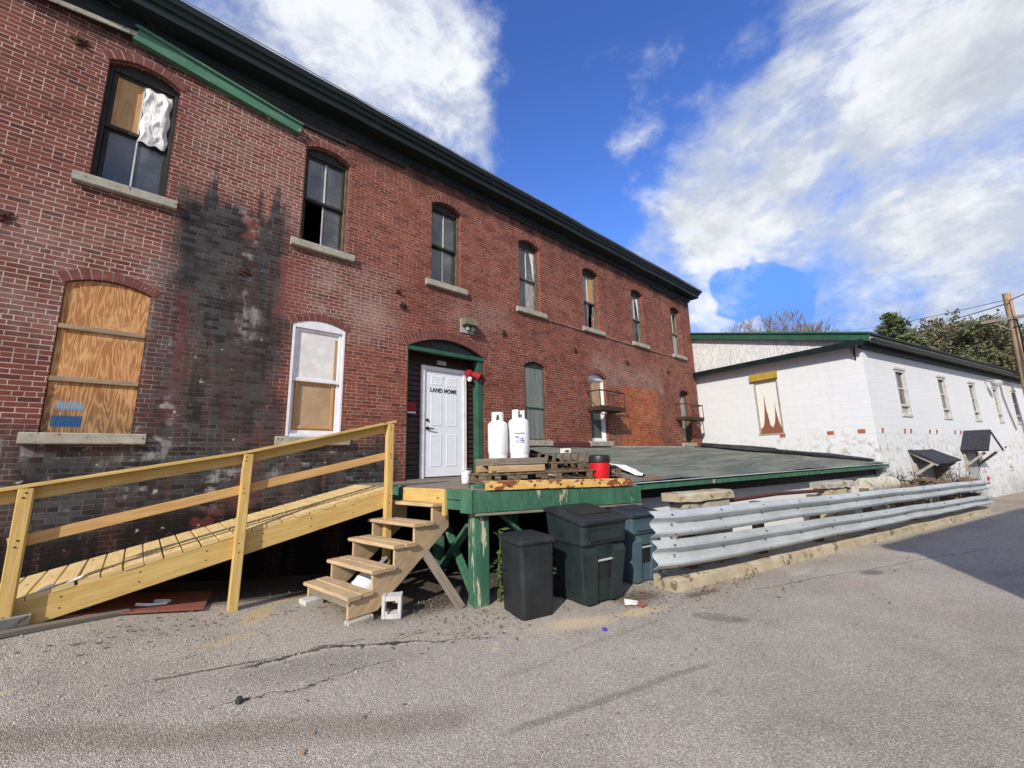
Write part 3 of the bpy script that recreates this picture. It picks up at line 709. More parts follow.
lab = ['black charred window with white plastic stuffed in one upper pane', 'window with one lower pane missing', None, 'window with a torn white curtain', 'window with a plywood sheet in one upper pane', None, 'window with dingy curtains']
for i, (a, b) in enumerate(U):
    window(a, b, ZB, ZS, .12, frm[i], 'blackpaint' if i < 3 else 'sashgrey', pan[i], lab[i])
# --- lower windows
w1 = window(-.875, -.115, .40, 2.16, .10, 'batten', 'batten', None, 'window boarded over with weathered plywood and two battens')
pts, _ = arc(-.87, -.12, 2.155, .095)
MB().prism([V(-.868, .03, .405), V(-.122, .03, .405)] + [V(x, .03, z) for x, z in pts], (0, .018, 0)).build('plywood_sheet', M['ply'], w1)
for z in (.985, 1.60):
    mb = MB(); mb.box(-.868, -.122, -.005, .029, z, z + .055); mb.build('batten', M['batten'], w1)
w2 = window(1.55, 2.355, .40, 2.16, .10, 'vinyl', 'vinyl', 'vk', 'white framed window with tan panel in its lower half', yd=.03, vert=False)
mb = MB(); mb.box(1.66, 1.70, .07, .085, .52, 1.27); mb.box(2.20, 2.24, .07, .085, .52, 1.27); mb.box(1.70, 2.2, .071, .085, 1.22, 1.26); mb.box(1.70, 2.2, .071, .085, .53, .58)
mb.build('panel_border', M['plypanel'], w2)
mb = MB(); mb.box(2.205, 2.245, .045, .05, 1.33, 2.0); mb.build('blind_edge', M['plypanel'], w2)
wf = window(6.46, 7.147, .40, 2.16, .11, 'oldwood', 'screen', None, 'tall window covered by a fogged grey green sheet', yd=.06)
MB().face([V(6.50, .05, .43), V(7.09, .05, .43), V(7.09, .05, 1.16), V(6.50, .05, 1.16)]).build('fogged_sheet', M['fogglass'], wf)
pts, _ = arc(6.49, 7.10, 2.16, .09)
MB().prism([V(6.50, .034, 1.17), V(7.09, .034, 1.17)] + [V(x, .034, z) for x, z in pts], (0, .01, 0)).build('fogged_sheet', M['fogglass'], wf)
mb = MB(); mb.box(6.50, 7.09, .02, .05, 1.15, 1.18); mb.box(7.11, 7.125, .03, .06, .41, 2.15); mb.build('trim', M['green'], wf)
w5 = window(8.86, 9.61, .40, 2.16, .11, 'vinyl', 'vinyl', 'ks', 'white framed window with beige blind behind an iron rack', vert=False, yd=.10)
window(13.97, 14.66, .40, 2.16, .11, 'oldwood', 'oldwood', 'cc', 'narrow window with pale curtain behind an iron rack', vert=False)
# --- bricked-up opening
hole(10.27, 12.42, .285, 2.03, .02)
pts, _ = arc(10.272, 12.418, 2.03, .018)
MB().prism([V(10.272, -.006, .287), V(12.418, -.006, .287)] + [V(x, -.006, z) for x, z in pts], (0, .2, 0)).build('bricked_up_opening', M['infill'], bb)
# --- the entrance
hole(3.50, 5.28, -.36, 2.13, .24)
arch_bricks(3.50, 5.28, 2.13, .24, 25, h=.19, par=bb)
# --- wall with holes
def wall_mesh():
    outer = [V(XL, 0, -2.1), V(XR, 0, -2.1), V(XR, 0, ZT), V(XL, 0, ZT)]
    loops = [outer] + [[V(x, 0, z) for x, z in h] for h in HOLES]
    flat = [p for l in loops for p in l]
    mb = MB()
    for t in tessellate_polygon([[V(p.x, p.z, 0) for p in l] for l in loops]): mb.mesh([flat[i] for i in t], [(0, 1, 2)])
    for l in loops[1:]:
        for i in range(len(l)):
            a, b = l[i], l[(i + 1) % len(l)]; mb.face([a, b, b + V(0, .32, 0), a + V(0, .32, 0)])
    for a, b in ((V(XR, 0, 0), V(XR, 11, 0)), (V(XR, 11, 0), V(XL, 11, 0)), (V(XL, 11, 0), V(XL, 0, 0))):
        mb.face([V(a.x, a.y, -2.1), V(b.x, b.y, -2.1), V(b.x, b.y, ZT), V(a.x, a.y, ZT)])
    return mb
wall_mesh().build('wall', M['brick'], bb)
mb = MB(); mb.box(XL + .4, XR - .4, 1.2, 1.25, -2, ZT - .1); mb.build('dark_backing', M['black'], bb)  # black sheet added so the interior behind the panes reads dark
# roof (low hip) and cornice with gutter
o = .42
mb = MB(); e0, e1, f0, f1 = XL - .2, XR + o - .04, -o + .04, 11 + o
mb.mesh([(e0, f0, 6.31), (e1, f0, 6.31), (e1, f1, 6.31), (e0, f1, 6.31), (e0, 5.5, 7.5), (e1 - 5.9, 5.5, 7.5)], [(0, 1, 5, 4), (1, 2, 5), (2, 3, 4, 5), (3, 0, 4)])
mb.build('roof', M['roofdark'], bb)
prof = [(0.02, 5.86), (-.05, 5.86), (-.055, 5.99), (-.30, 6.02), (-.31, 6.13), (-.345, 6.14), (-.36, 6.20), (-.40, 6.22), (-.42, 6.30), (-.40, 6.315), (0.02, 6.32)]
mb = MB(); secs = []
n = 44
for k in range(n + 1):
    x = XL - .2 + (XR + .0 - XL + .2) * k / n; s = random.uniform(-.007, .007)
    secs.append([V(x + (-y if k == n else 0), y, z + s) for y, z in prof])
secs.append([V(XR - y, y if False else 11.2, z) for y, z in prof])
mb.loft(secs); mb.build('cornice', M['cornice'], bb)
mb = MB(); mb.tube([(XL, -.425, 6.318), (-1., -.43, 6.325), (4., -.428, 6.312), (9., -.43, 6.322), (XR + .41, -.428, 6.315)], .011, 6); mb.build('drip_edge', M['lampgrey'], bb)
mb = MB()
x = XL
while x < XR - .1:
    L = random.uniform(.8, 2.2); z0 = 5.86 - random.choice([0, 0, .03, .07, .13]) - (.12 if x < 1.5 else 0)
    mb.box(x, min(x + L, XR - .02) - .004, -.04, -.002, z0, 5.858); x += L
mb.build('frieze_or_shade_board', M['frieze'], bb)
# anchor plates: rusty stars on the wall
for (ax, az) in ((-1.42, 2.78), (.84, 2.79), (3.38, 2.87), (3.27, 3.12), (5.86, 2.81), (8.35, 2.81), (10.79, 2.80), (13.3, 2.82), (-1.12, 5.32)):
    mb = MB(); rr = .085 if ax != 3.27 else .05; t0 = random.random()
    p = [V(ax + (rr if k % 2 == 0 else rr * .5) * math.sin(t0 + k * math.pi / 5), -.004, az + (rr if k % 2 == 0 else rr * .5) * math.cos(t0 + k * math.pi / 5)) for k in range(10)]
    mb.prism(p, (0, -.022, 0)); mb.tube([(ax, -.02, az), (ax, -.06, az)], .022, 6)
    mb.build('anchor_plate', M['rust'], bb)
# pale cable course under the upper sills
mb = MB(); mb.tube([(7.24, -.02, 3.43), (8.72, -.02, 3.42), (9.7, -.02, 3.425), (11.2, -.02, 3.42), (12.1, -.02, 3.42), (13.7, -.02, 3.425)], .012, 6); mb.build('wall_cable', M['mortar'], bb)
# recess
YR = .25
mb = MB(); z = -.36
while z < 2.36:
    mb.prism([V(3.5, YR + .004, z), V(5.28, YR + .004, z), V(5.28, YR + .03, z + .105), V(3.5, YR + .03, z + .105)], (0, .02, 0)); z += .1
mb.build('recess_siding', M['darksiding'], bb)
gr = MB()
gr.box(5.13, 5.27, .03, .2, -.35, 2.06); gr.box(3.505, 5.275, .0, .10, 2.06, 2.135)
gr.box(3.505, 3.54, .04, .10, -.35, 2.06)
gr.build('doorway_frame', M['green'], bb)
pts, _ = arc(3.505, 5.275, 2.136, .236)
MB().prism([V(x, .06, z - .002) for x, z in pts], (0, .03, 0)).build('arch_panel', M['cornice'], bb)
MB().box(3.5, 5.28, .02, YR + .02, -.365, -.325).build('threshold', M['greywood'], bb)
# casing + six-panel door
cs = MB(); dx0, dx1, dz0, dz1 = 4.0, 4.895, -.30, 1.765
cs.box(dx0 - .085, dx0 - .003, YR - .03, YR + .02, dz0 - .03, dz1 + .09); cs.box(dx1 + .003, dx1 + .085, YR - .03, YR + .02, dz0 - .03, dz1 + .09); cs.box(dx0 - .003, dx1 + .003, YR - .029, YR + .02, dz1 + .004, dz1 + .089)
cs.build('door_casing', M['doorframe'], bb)
d = MB(); d.box(dx0, dx1, YR - .004, YR + .03, dz0, dz1)
W = dx1 - dx0
for px0, px1 in ((.15, .45), (.55, .85)):
    for pz0, pz1 in ((.085, .39), (.46, .80), (.845, .94)):
        a, b, c_, e = dx0 + px0 * W, dx0 + px1 * W, dz0 + pz0 * 2.1, dz0 + pz1 * 2.1
        y = YR - .004; m_ = .022
        O = [V(a, y - .0005, c_), V(b, y - .0005, c_), V(b, y - .0005, e), V(a, y - .0005, e)]
        I1 = [V(a + m_, y - .006, c_ + m_), V(b - m_, y - .006, c_ + m_), V(b - m_, y - .006, e - m_), V(a + m_, y - .006, e - m_)]
        I2 = [V(a + 2 * m_, y - .003, c_ + 2 * m_), V(b - 2 * m_, y - .003, c_ + 2 * m_), V(b - 2 * m_, y - .003, e - 2 * m_), V(a + 2 * m_, y - .003, e - 2 * m_)]
        for A, B in ((O, I1), (I1, I2)):
            for k in range(4): d.face([A[k], A[(k + 1) % 4], B[(k + 1) % 4], B[k]])
        d.face(I2)
door = d.build('door', M['dooredge'], bb, label='white six panel door lettered LAND HOME')
h = MB(); hx = dx0 + .065
h.tube([(hx, YR - .0, .78), (hx, YR - .025, .78)], .028, 12); h.build('deadbolt', M['metalblack'], door, smooth=True)
h = MB(); h.tube([(hx, YR - .0, .62), (hx, YR - .03, .62)], .032, 12); h.tube([(hx, YR - .045, .62), (hx + .06, YR - .055, .615), (hx + .13, YR - .05, .605)], .012, 8)
h.tube([(hx, YR - .0, .62), (hx, YR - .05, .62)], .014, 8)
h.build('handle', M['metalblack'], door, smooth=True)
def text(body, size, loc, rot, mat, parent, name='lettering', ext=.001, align='CENTER', bold=.0, sx=1.0):
    cu = bpy.data.curves.new(name, 'FONT'); cu.body = body; cu.size = size; cu.extrude = ext; cu.align_x = align; cu.align_y = 'CENTER'; cu.offset = bold; cu.space_character = 1.08
    t = bpy.data.objects.new(name + '_src', cu); COL.objects.link(t)
    bpy.context.view_layer.update()
    me = bpy.data.meshes.new_from_object(t.evaluated_get(bpy.context.evaluated_depsgraph_get()))
    bpy.data.objects.remove(t)
    mt = Matrix.Translation(Vector(loc)) @ rot.to_4x4() @ Matrix.Diagonal((sx, 1, 1, 1))
    if parent is not None: mt = MW[parent].inverted() @ mt
    me.transform(mt); me.materials.clear(); me.materials.append(mat)
    o = bpy.data.objects.new(name, me); COL.objects.link(o); o.parent = parent; MW[o] = MW[parent]
    return o
FACE_Y = Matrix(((1, 0, 0), (0, 0, -1), (0, 1, 0)))        # text facing -Y
text('LAND HOME', .112, ((dx0 + dx1) / 2 - .02, YR - .0105, 1.375), FACE_Y, M['letter'], door, bold=.0055, sx=.90, ext=.0004)
text('1', .07, ((dx0 + dx1) / 2 - .01, YR - .006, 1.63), FACE_Y, M['letter'], door, bold=.002)
sg = MB(); sg.box(4.27, 4.47, YR - .035, YR + .01, 1.905, 1.99); sgo = sg.build('number_plate', M['lampgrey'], bb)
# red pull station, alarm, wall lamp
t = thing('alarm_box', 'small red alarm box on the dark siding left of the white door', 'alarm box', (3.64, YR, .95))
mb = MB(); mb.box(3.555, 3.80, YR - .05, YR + .005, .93, 1.10, ch=.008); mb.build('housing', M['redpaint'], t)
mb = MB(); mb.box(3.55, 3.80, YR - .04, YR + .005, .885, .922); mb.build('white_trim', M['doorframe'], t)
t = thing('alarm_lamp', 'red alarm horn with round white lamp at upper right of the white door', 'alarm lamp', (5.06, .22, 1.65))
mb = MB(); Mx = Matrix.Rotation(R(90), 3, 'X')
mb.lathe([(.085, 0), (.10, .03), (.095, .07), (.05, .10), (.02, .11)], (5.01, .21, 1.79), 20, Mx)
mb.build('bell', M['redpaint'], t, smooth=True)
mb = MB(); mb.tube([(5.08, .14, 1.78), (5.13, .04, 1.74), (5.17, -.02, 1.69)], [.06, .08, .10], 16); mb.build('horn', M['redpaint'], t, smooth=True)
mb = MB(); mb.lathe([(.0, -.055), (.035, -.045), (.055, 0), (.035, .045), (0, .055)], (4.98, .10, 1.66), 16); mb.build('bulb', M['white'], t, smooth=True)
t = thing('wall_lamp', 'tarnished box shaped wall lamp on the brick above the doorway', 'wall lamp', (4.83, 0, 2.62))
mb = MB(); mb.box(4.67, 4.99, -.02, .0, 2.60, 2.90); mb.build('back_plate', M['lampgrey'], t)
mb = MB(); mb.prism([V(4.69, -.02, 2.90), V(4.69, -.17, 2.88), V(4.69, -.19, 2.75), V(4.69, -.02, 2.75)], (.30, 0, 0)); mb.build('hood', M['lamp'], t)
mb = MB(); mb.lathe([(0, -.05), (.035, -.04), (.045, 0), (.02, .04), (.015, .07)], (4.80, -.09, 2.69), 14); mb.build('bulb', M['lampgrey'], t, smooth=True)
mb = MB(); mb.lathe([(0, -.05), (.035, -.04), (.045, 0), (.02, .04), (.015, .07)], (4.92, -.09, 2.69), 14); mb.build('bulb', M['lampgrey'], t, smooth=True)
# sloping gutter pieces at upper left
t = thing('gutter', 'green sloping gutter board fixed across the brick from the eave down past the second window', 'gutter', (.4, -.05, 5.4))
mb = MB(); mb.prism([V(-.66, -.004, 5.66), V(1.42, -.004, 5.39), V(1.46, -.004, 5.555), V(-.60, -.004, 5.86)], (0, -.085, 0)); mb.build('channel', M['gutter'], t)
mb = MB(); mb.prism([V(-.66, -.09, 5.84), V(1.45, -.09, 5.54), V(1.46, -.09, 5.565), V(-.62, -.09, 5.875)], (0, -.03, 0)); mb.build('lip', M['gutter'], t)
t = thing('fascia_board', 'loose blackened board hanging under the eave at the far upper left', 'board', (-2.5, -.05, 5.4))
mb = MB(); mb.prism([V(-5.9, -.045, 5.40), V(-.62, -.045, 5.69), V(-.62, -.045, 5.86), V(-5.9, -.045, 5.85)], (0, -.03, 0)); mb.build('board', M['frieze'], t)
mb = MB(); mb.beam((-1.65, -.08, 5.63), (-.62, -.08, 5.745), .02, .07); mb.build('moulding', M['sill'], t)
# iron window racks (balconettes)
def rack(x0, x1, z0, z1, label, d=.42):
    t = thing('window_rack', label, 'window rack', ((x0 + x1) / 2, 0, z0), group='iron racks on the lower windows')
    mb = MB()
    mb.box(x0, x1, -d, -.0, z0, z0 + .02); mb.box(x0, x1, -d - .02, -d, z0 - .02, z0 + .10)
    mb.box(x0 - .01, x0 + .02, -d, 0, z0 - .02, z0 + .09); mb.box(x1 - .02, x1 + .01, -d, 0, z0 - .02, z0 + .09)
    mb.build('tray', M['iron'], t)
    mb = MB(); r = .012
    for z in (z1,): mb.tube([(x0, 0, z), (x0, -d, z), (x1, -d, z), (x1, 0, z)], .02, 6)
    for x in (x0, x0 + (x1 - x0) * .33, x1): mb.tube([(x, -d, z0), (x, -d, z1)], r, 6)
    mb.build('rail', M['iron'], t)
rack(8.75, 9.86, 1.22, 1.72, 'rusted iron rack across the white framed lower window left of the orange infill')
rack(13.55, 14.75, 1.18, 1.70, 'rusted iron rack across the narrow lower window at the far brick corner')
# ================================================================== ground
def gz(x, y):
    t = min(max((3.2 - x) / 4, 0), 1.4) * min(max((y + 5) / 3.7, 0), 1.05)
    return -1.7 + .48 * t ** 1.35
def axis(a, b, st, far):
    v = [a + st * k for k in range(int((b - a) / st) + 1)]
    k = st; lo = a; hi = v[-1]; L = []; H = []
    while lo > -far: k *= 1.6; lo -= k; hi += k; L.append(lo); H.append(hi)
    return L[::-1] + v + H
gx, gy = axis(-6, 26, .25, 700), axis(-9, 1, .25, 700)
mb = MB(); vs = []; fs = []
for y in gy:
    for x in gx:
        near = -6 < x < 26 and -9 < y < 1
        vs.append((x, y, gz(x, y) + (.008 * math.sin(x * 2.3 + y) * math.sin(y * 1.7 - x * .6) if near else 0)))
nx = len(gx)
for j in range(len(gy) - 1):
    for i in range(nx - 1): a = j * nx + i; fs.append((a, a + 1, a + nx + 1, a + nx))
mb.mesh(vs, fs); ground = mb.build('ground', M['asphalt'], None, smooth=True, kind='structure')
# ================================================================== loading dock
C0, C1, BL, BR_ = V(3.06, -2.63, -.35), V(5.72, -3.215, -.415), V(2.66, -.03, -.335), V(6.95, -.03, -.36)
lerp = lambda a, b, t: a + (b - a) * t
dock = thing('loading_dock', 'old loading dock of peeling green timber with rust streaked front edge below the white door', 'dock', (4.2, -1.5, -1.7))
mb = MB(); nrow = 18
for k in range(nrow):
    t0, t1 = (k + .5) / nrow, (k + .5) / nrow
    a, b = lerp(C0, BL, t0), lerp(C1, BR_, t0)
    mb.beam(a - V(0, 0, .02), b - V(0, 0, .02), (C0 - BL).length / nrow - .008, .04)
mb.build('deck', M['greywood'], dock)
du = (C1 - C0).normalized(); dv = V(-du.y, du.x, 0).normalized(); dn = -dv
def dk(t, off=0, z=0): return lerp(C0, C1, t) + dn * off + V(0, 0, z)
mb = MB(); mb.beam(dk(-.01, .03, -.155), dk(1.0, .03, -.155), .06, .25, ch=.008); mb.build('front_beam', M['greenp'], dock)
mb = MB(); mb.beam(dk(.0, .02, -.298), dk(1.0, .02, -.30), .10, .03); mb.build('bottom_board', M['greywood'], dock)
mb = MB(); mb.beam(dk(.045, .075, .035), dk(.93, .075, .025), .02, .105); mb.beam(dk(.045, .0, .085), dk(.93, .0, .075), .13, .012); mb.build('edge_iron', M['rustyellow'], dock)
for t in (.07, .16, .3, .45, .58, .7, .83):
    mb = MB(); mb.tube([dk(t, .08, .03), dk(t, .095, .03)], .014, 8); mb.build('bolt', M['iron'], dock)
sdir = (BL - C0).normalized(); sn = V(-sdir.y, sdir.x, 0) * 1
if sn.x > 0: sn = -sn
def sd(t, off=0, z=0): return C0 + sdir * t + sn * off + V(0, 0, z)
mb = MB(); mb.beam(sd(.17, .03, -.075), sd(2.5, .03, -.075), .05, .12); mb.beam(sd(.17, .03, -.20), sd(2.5, .03, -.20), .045, .11); mb.build('side_beam', M['greenp'], dock)
mb = MB(); mb.beam(sd(-.04, .03, -.15), sd(.16, .03, -.15), .09, .27); mb.build('corner_block', M['greenp'], dock)
def post(p, w, z0, z1, mat='greenp', yaw=None):
    m = MB(); m.beam((p.x, p.y, z0), (p.x, p.y, z1), w, w, up=(dv.x, dv.y, 0), ch=.012); return m.build('post', M[mat], dock)
pc = C0 + du * .11 + dv * .11
post(pc, .20, -1.72, -.31, 'greenpost')
pe = C1 - du * .12 + dv * .11; post(pe, .16, -1.72, -.71)
for t, s_ in ((.0, 1.5), (.5, .10), (.5, 1.5), (1., 1.5)):
    p = lerp(C0, C1, t) + dv * s_ + du * (.08 if t == 0 else (-.1 if t == 1 else 0)); post(p, .15, -1.72, -.66, 'greenp' if s_ > 1 else 'greenp')
mb = MB(); q = lambda t, o, z: lerp(C0, C1, t) + dv * o + V(0, 0, z)
mb.beam(q(.14, .13, -.30), q(.44, .13, -.95), .04, .10, up=dv); mb.build('brace', M['greenp'], dock)
mb = MB(); mb.beam(q(.80, .13, -.30), q(.52, .13, -.95), .04, .10, up=dv); mb.build('brace', M['greenp'], dock)
mb = MB(); mb.beam(C0 + dv * .25 + du * .06 + V(0, 0, -.45), C0 + dv * 1.45 + du * .06 + V(0, 0, -1.25), .045, .12, up=du); mb.build('brace', M['greenp'], dock)
mb = MB(); mb.beam(C0 + dv * 1.45 + du * .12 + V(0, 0, -.45), C0 + dv * .35 + du * .12 + V(0, 0, -1.25), .045, .10, up=du); mb.build('brace', M['greenp'], dock)
mb = MB(); mb.beam(V(2.62, -2.05, -.95), V(2.97, -2.50, -1.70), .05, .10, up=(1, 0, 0)); mb.build('prop_board', M['greywood'], dock)
mb = MB(); mb.face([V(2.75, -.35, -1.9), V(7, -.35, -1.9), V(7, -.35, -.4), V(2.75, -.35, -.4)]); mb.build('under_dock_shade', M['black'], dock)  # black sheet standing in for the shade under the dock
# ================================================================== ramp
ramp = thing('access_ramp', 'new yellow timber ramp with handrail climbing to the dock beside the sooty wall', 'ramp', (.9, -.8, -1.5))
rz = lambda x: -1.05 + .2174 * (x + .68)
mb = MB(); x = -1.12
while x < 2.66:
    w_ = .138; j = random.uniform(-.006, .006)
    mb.beam((x, -.13, rz(x) - .018), (x + j, -1.335 + random.uniform(-.008, .008), rz(x) - .018), w_, .036, up=(-.212, 0, .977), ch=.005); x += .1455
mb.build('deck', M['deckpine'], ramp)
def slope(y, x0, x1, dz, w, h, name, mat='lumber', ends=None):
    m = MB(); m.beam((x0, y, rz(x0) + dz), (x1, y, rz(x1) + dz), w, h); return m.build(name, M[mat], ramp)
slope(-1.315, -.95, 2.56, -.145, .04, .215, 'stringer'); slope(-.17, -.95, 2.56, -.145, .04, .215, 'stringer'); slope(-.75, -.95, 2.56, -.145, .04, .2, 'stringer')
PX = [-.70, .865, 2.545]; RT = [-.115, .155, .55]
for i, x in enumerate(PX):
    zb = gz(x, -1.38) - .05
    m = MB(); m.beam((x, -1.381, zb), (x + (.02 if i == 1 else 0), -1.381, RT[i] - .035), .09, .09, up=(0, 1, 0), ch=.006); m.build('post', M['lumber'], ramp)
mb = MB()
ext = lambda i, x: RT[i] + (RT[i + 1] - RT[i]) * (x - PX[i]) / (PX[i + 1] - PX[i])
mb.beam((-.95, -1.31, ext(0, -.95) - .085), (.866, -1.31, RT[1] - .085), .038, .105); mb.beam((.868, -1.31, RT[1] - .085), (2.59, -1.31, ext(1, 2.59) - .085), .038, .105); mb.build('handrail', M['lumber'], ramp)
mb = MB(); mb.beam((-.98, -1.355, ext(0, -.98) - .015), (.866, -1.355, RT[1] - .015), .14, .032); mb.beam((.868, -1.355, RT[1] - .015), (2.62, -1.355, ext(1, 2.62) - .015), .14, .032); mb.build('rail_cap', M['lumber'], ramp)
mb = MB(); mb.beam((-.76, -1.315, -.60), (2.55, -1.315, .085), .036, .095); mb.build('mid_rail', M['railpine'], ramp)
for x in (-.4, .1, .6, 1.1, 1.6, 2.1):
    for k in (-.04, .05): mb = MB(); mb.tube([(x, -1.334, rz(x) - .14 + k), (x, -1.338, rz(x) - .14 + k)], .007, 6); mb.build('screw', M['iron'], ramp)
for i, x in enumerate(PX):
    for z in (RT[i] - .07, RT[i] - .11, -.60 + (x + .76) * .207 + .02, -.60 + (x + .76) * .207 - .03, rz(x) - .10, rz(x) - .19):
        mb = MB(); mb.tube([(x + random.uniform(-.015, .015), -1.424, z), (x, -1.429, z)], .007, 6); mb.build('screw', M['iron'], ramp)
# ================================================================== stairs
sa = R(8.3); SD = V(math.cos(sa), math.sin(sa), 0); SE = V(math.sin(sa), -math.cos(sa), 0)
A0 = V(1.56, -1.36, 0); RUN = .268; Z1 = -1.355; RISE = .204; WD = .96
st = thing('wooden_stairs', 'weathered open wooden staircase of five treads rising to the green dock', 'stairs', (2.1, -1.8, -1.6))
sp = lambda d, e, z: A0 + SD * d + SE * e + V(0, 0, z)
for k in range(5):
    m = MB(); z = Z1 + RISE * k + random.uniform(-.006, .006); t = random.uniform(-.012, .012)
    m.beam(sp(RUN * k + .07, -.03 + t, z - .02), sp(RUN * k + .07, WD + .02 + t, z - .02 + .008), .145, .04, ch=.008)
    m.beam(sp(RUN * k + .222, -.03 - t, z - .019), sp(RUN * k + .222, WD + .02 - t, z - .019 + .006), .145, .04, ch=.008)
    m.build('tread', M['stairwood'], st)
for e, nm in ((.02, 'stringer'), (WD - .05, 'stringer')):
    P = []; gzl = gz(1.7, -1.6 if e < .5 else -2.3) + .055
    P.append((.03, gzl))
    for k in range(5):
        P.append((.03 + RUN * k, Z1 + RISE * k - .042)); P.append((.03 + RUN * (k + 1) if k < 4 else 5 * RUN + .02, Z1 + RISE * k - .042))
    P.append((5 * RUN + .02, Z1 + RISE * 4 - .30)); P.append((.36, gzl))
    m = MB()
    L = [sp(d, e, z) for d, z in P]
    m.prism(L, SE * .038)
    # uv along the slope for the grain
    sl = V(RUN, 0, RISE).normalized()
    for i, f in enumerate(m.f):
        uv = []
        for vi in f:
            p = Vector(m.v[vi]) - A0; dd = p.dot(SD); uv.append((dd * sl.x + p.z * sl.z, -dd * sl.z + p.z * sl.x + p.dot(SE) + e * 7))
        m.uv[i] = uv
    m.build(nm, M['stairwood'], st)
m = MB(); m.beam(sp(.045, .06, Z1 - .075), sp(.045, WD - .05, Z1 - .075), .03, .07); m.build('front_cleat', M['greywood'], st)
m = MB(); m.beam(sp(5 * RUN - .105, .16, -.445), sp(5 * RUN - .105, WD + .05, -.445), .04, .175); m.beam(sp(5 * RUN - .10, WD + .05, -.365), sp(5 * RUN - .10, WD + .05, -.68), .06, .05); m.build('header_board', M['lumber'], st)
# ================================================================== cinder blocks and bits round the stairs
def block(label, loc, yaw, size=(.19, .39, .19), tilt=None, holes=True, mat='cinder', name='cinder_block'):
    t = thing(name, label, 'cinder block', loc, yaw, group='cinder blocks by the stairs')
    w, l, h = size; m = MB()
    if holes:
        wt = .035
        for a in (-w / 2, w / 2 - wt): m.box(a, a + wt, -l / 2, l / 2, 0, h, ch=.006)
        for b in (-l / 2, -wt / 2, l / 2 - wt): m.box(-w / 2 + wt, w / 2 - wt, b, b + wt, .001, h - .001, ch=.003)
    else: m.box(-w / 2, w / 2, -l / 2, l / 2, 0, h, ch=.015)
    if tilt is not None:
        m.v = [tuple(tilt @ Vector(p)) for p in m.v]
    o = m.build('shell', M[mat], t, local=True); return t
gb = gz(2.15, -2.35)
t = thing('cinder_block', 'hollow cinder block standing on end right of the stair foot', 'cinder block', (2.20, -2.30, gb), R(-33), group='cinder blocks by the stairs')
m = MB(); m.box(-.125, -.08, -.09, .09, 0, .28, ch=.008); m.box(.08, .125, -.09, .09, 0, .275, ch=.008); m.box(-.08, .08, -.089, .089, 0.002, .06, ch=.004); m.box(-.08, .08, -.089, .089, .215, .272, ch=.004); m.box(-.08, -.05, -.088, .088, .06, .09, ch=.004); m.box(.05, .08, -.088, .088, .19, .215, ch=.004)
m.v = [(x * .82, y * .8, z * .84) for x, y, z in m.v]; m.build('shell', M['cinder'], t, local=True)
block('small pale block under the left foot of the stairs', (1.62, -1.44, gz(1.6, -1.45) - .03), R(10), (.20, .17, .09), holes=False)
block('flat pale block under the right foot of the stairs', (1.85, -2.27, gz(1.8, -2.27) - .04), R(8), (.27, .10, .09), holes=False, mat='concrete')
# ================================================================== propane tanks
def propane(label, loc, yaw=0, rad=.155, h=.74, lab=False, tilt=None, collar='tank', group=None):
    t = thing('propane_tank', label, 'propane tank', loc, yaw, group=group)
    T = tilt or Matrix.Identity(4)
    def fin(m, *a, **k):
        m.v = [tuple(T @ Vector(p)) for p in m.v]; return m.build(*a, local=True, **k)
    cyl = h - .20; c = .17 * rad / .155
    m = MB(); pr = [(rad * .55, .025), (rad * .9, .045), (rad, .10)] + [(rad, cyl * .5), (rad, cyl - .03)] + [(rad * math.cos(a), cyl - .03 + .085 * math.sin(a)) for a in (R(20), R(40), R(60), R(78))] + [(.03, cyl + .058)]
    m.lathe(pr, seg=32); fin(m, 'body', M['tank'], t, smooth=True)
    m = MB(); m.lathe([(rad * .90, 0), (rad * .92, 0), (rad * .92, .05), (rad * .90, .05)], seg=28); fin(m, 'foot_ring', M['tank'], t, smooth=True)
    m = MB(); n = 30; r0 = rad * .62; zc = cyl + .02; secs = []
    for k in range(n + 1):
        a = R(-35 + 250 * k / n); low = .11 if (7 < k < 12 or 18 < k < 23) else .0
        zt = zc + .155; zb = zc + (low if low else 0)
        secs.append([V(r0 * math.cos(a), r0 * math.sin(a), zb), V(r0 * math.cos(a), r0 * math.sin(a), zt), V((r0 - .012) * math.cos(a), (r0 - .012) * math.sin(a), zt), V((r0 - .012) * math.cos(a), (r0 - .012) * math.sin(a), zb)])
    m.loft(secs); fin(m, 'collar', M[collar], t, smooth=True)
    m = MB(); m.tube([(0, 0, cyl + .05), (0, 0, cyl + .13)], .022, 10); m.tube([(0, 0, cyl + .095), (.065, 0, cyl + .095)], .016, 8); m.tube([(0, 0, cyl + .135), (0, 0, cyl + .155)], .034, 12)
    fin(m, 'valve', M['brass'], t, smooth=True)
    if lab:
        m = MB()
        def patch(a0, a1, z0, z1):
            r = rad + .0015
            for k in range(6):
                b0 = R(a0 + (a1 - a0) * k / 6); b1 = R(a0 + (a1 - a0) * (k + 1) / 6)
                m.face([V(r * math.cos(b0), r * math.sin(b0), z0), V(r * math.cos(b1), r * math.sin(b1), z0), V(r * math.cos(b1), r * math.sin(b1), z1), V(r * math.cos(b0), r * math.sin(b0), z1)])
        patch(-165, -112, .365, .385); patch(-165, -112, .225, .235)
        for a0, a1, z0, z1 in ((-163, -150, .30, .335), (-148, -143, .29, .33), (-140, -128, .285, .30), (-126, -118, .28, .31), (-163, -140, .25, .265), (-136, -116, .25, .275), (-120, -112, .24, .26)): patch(a0, a1, z0, z1)
        fin(m, 'label_print', M['label'], t)
    return t
propane('tall white propane tank standing beside the green doorway post', (4.14, -1.80, .015), R(190), h=.735, group='propane tanks on the pallets')
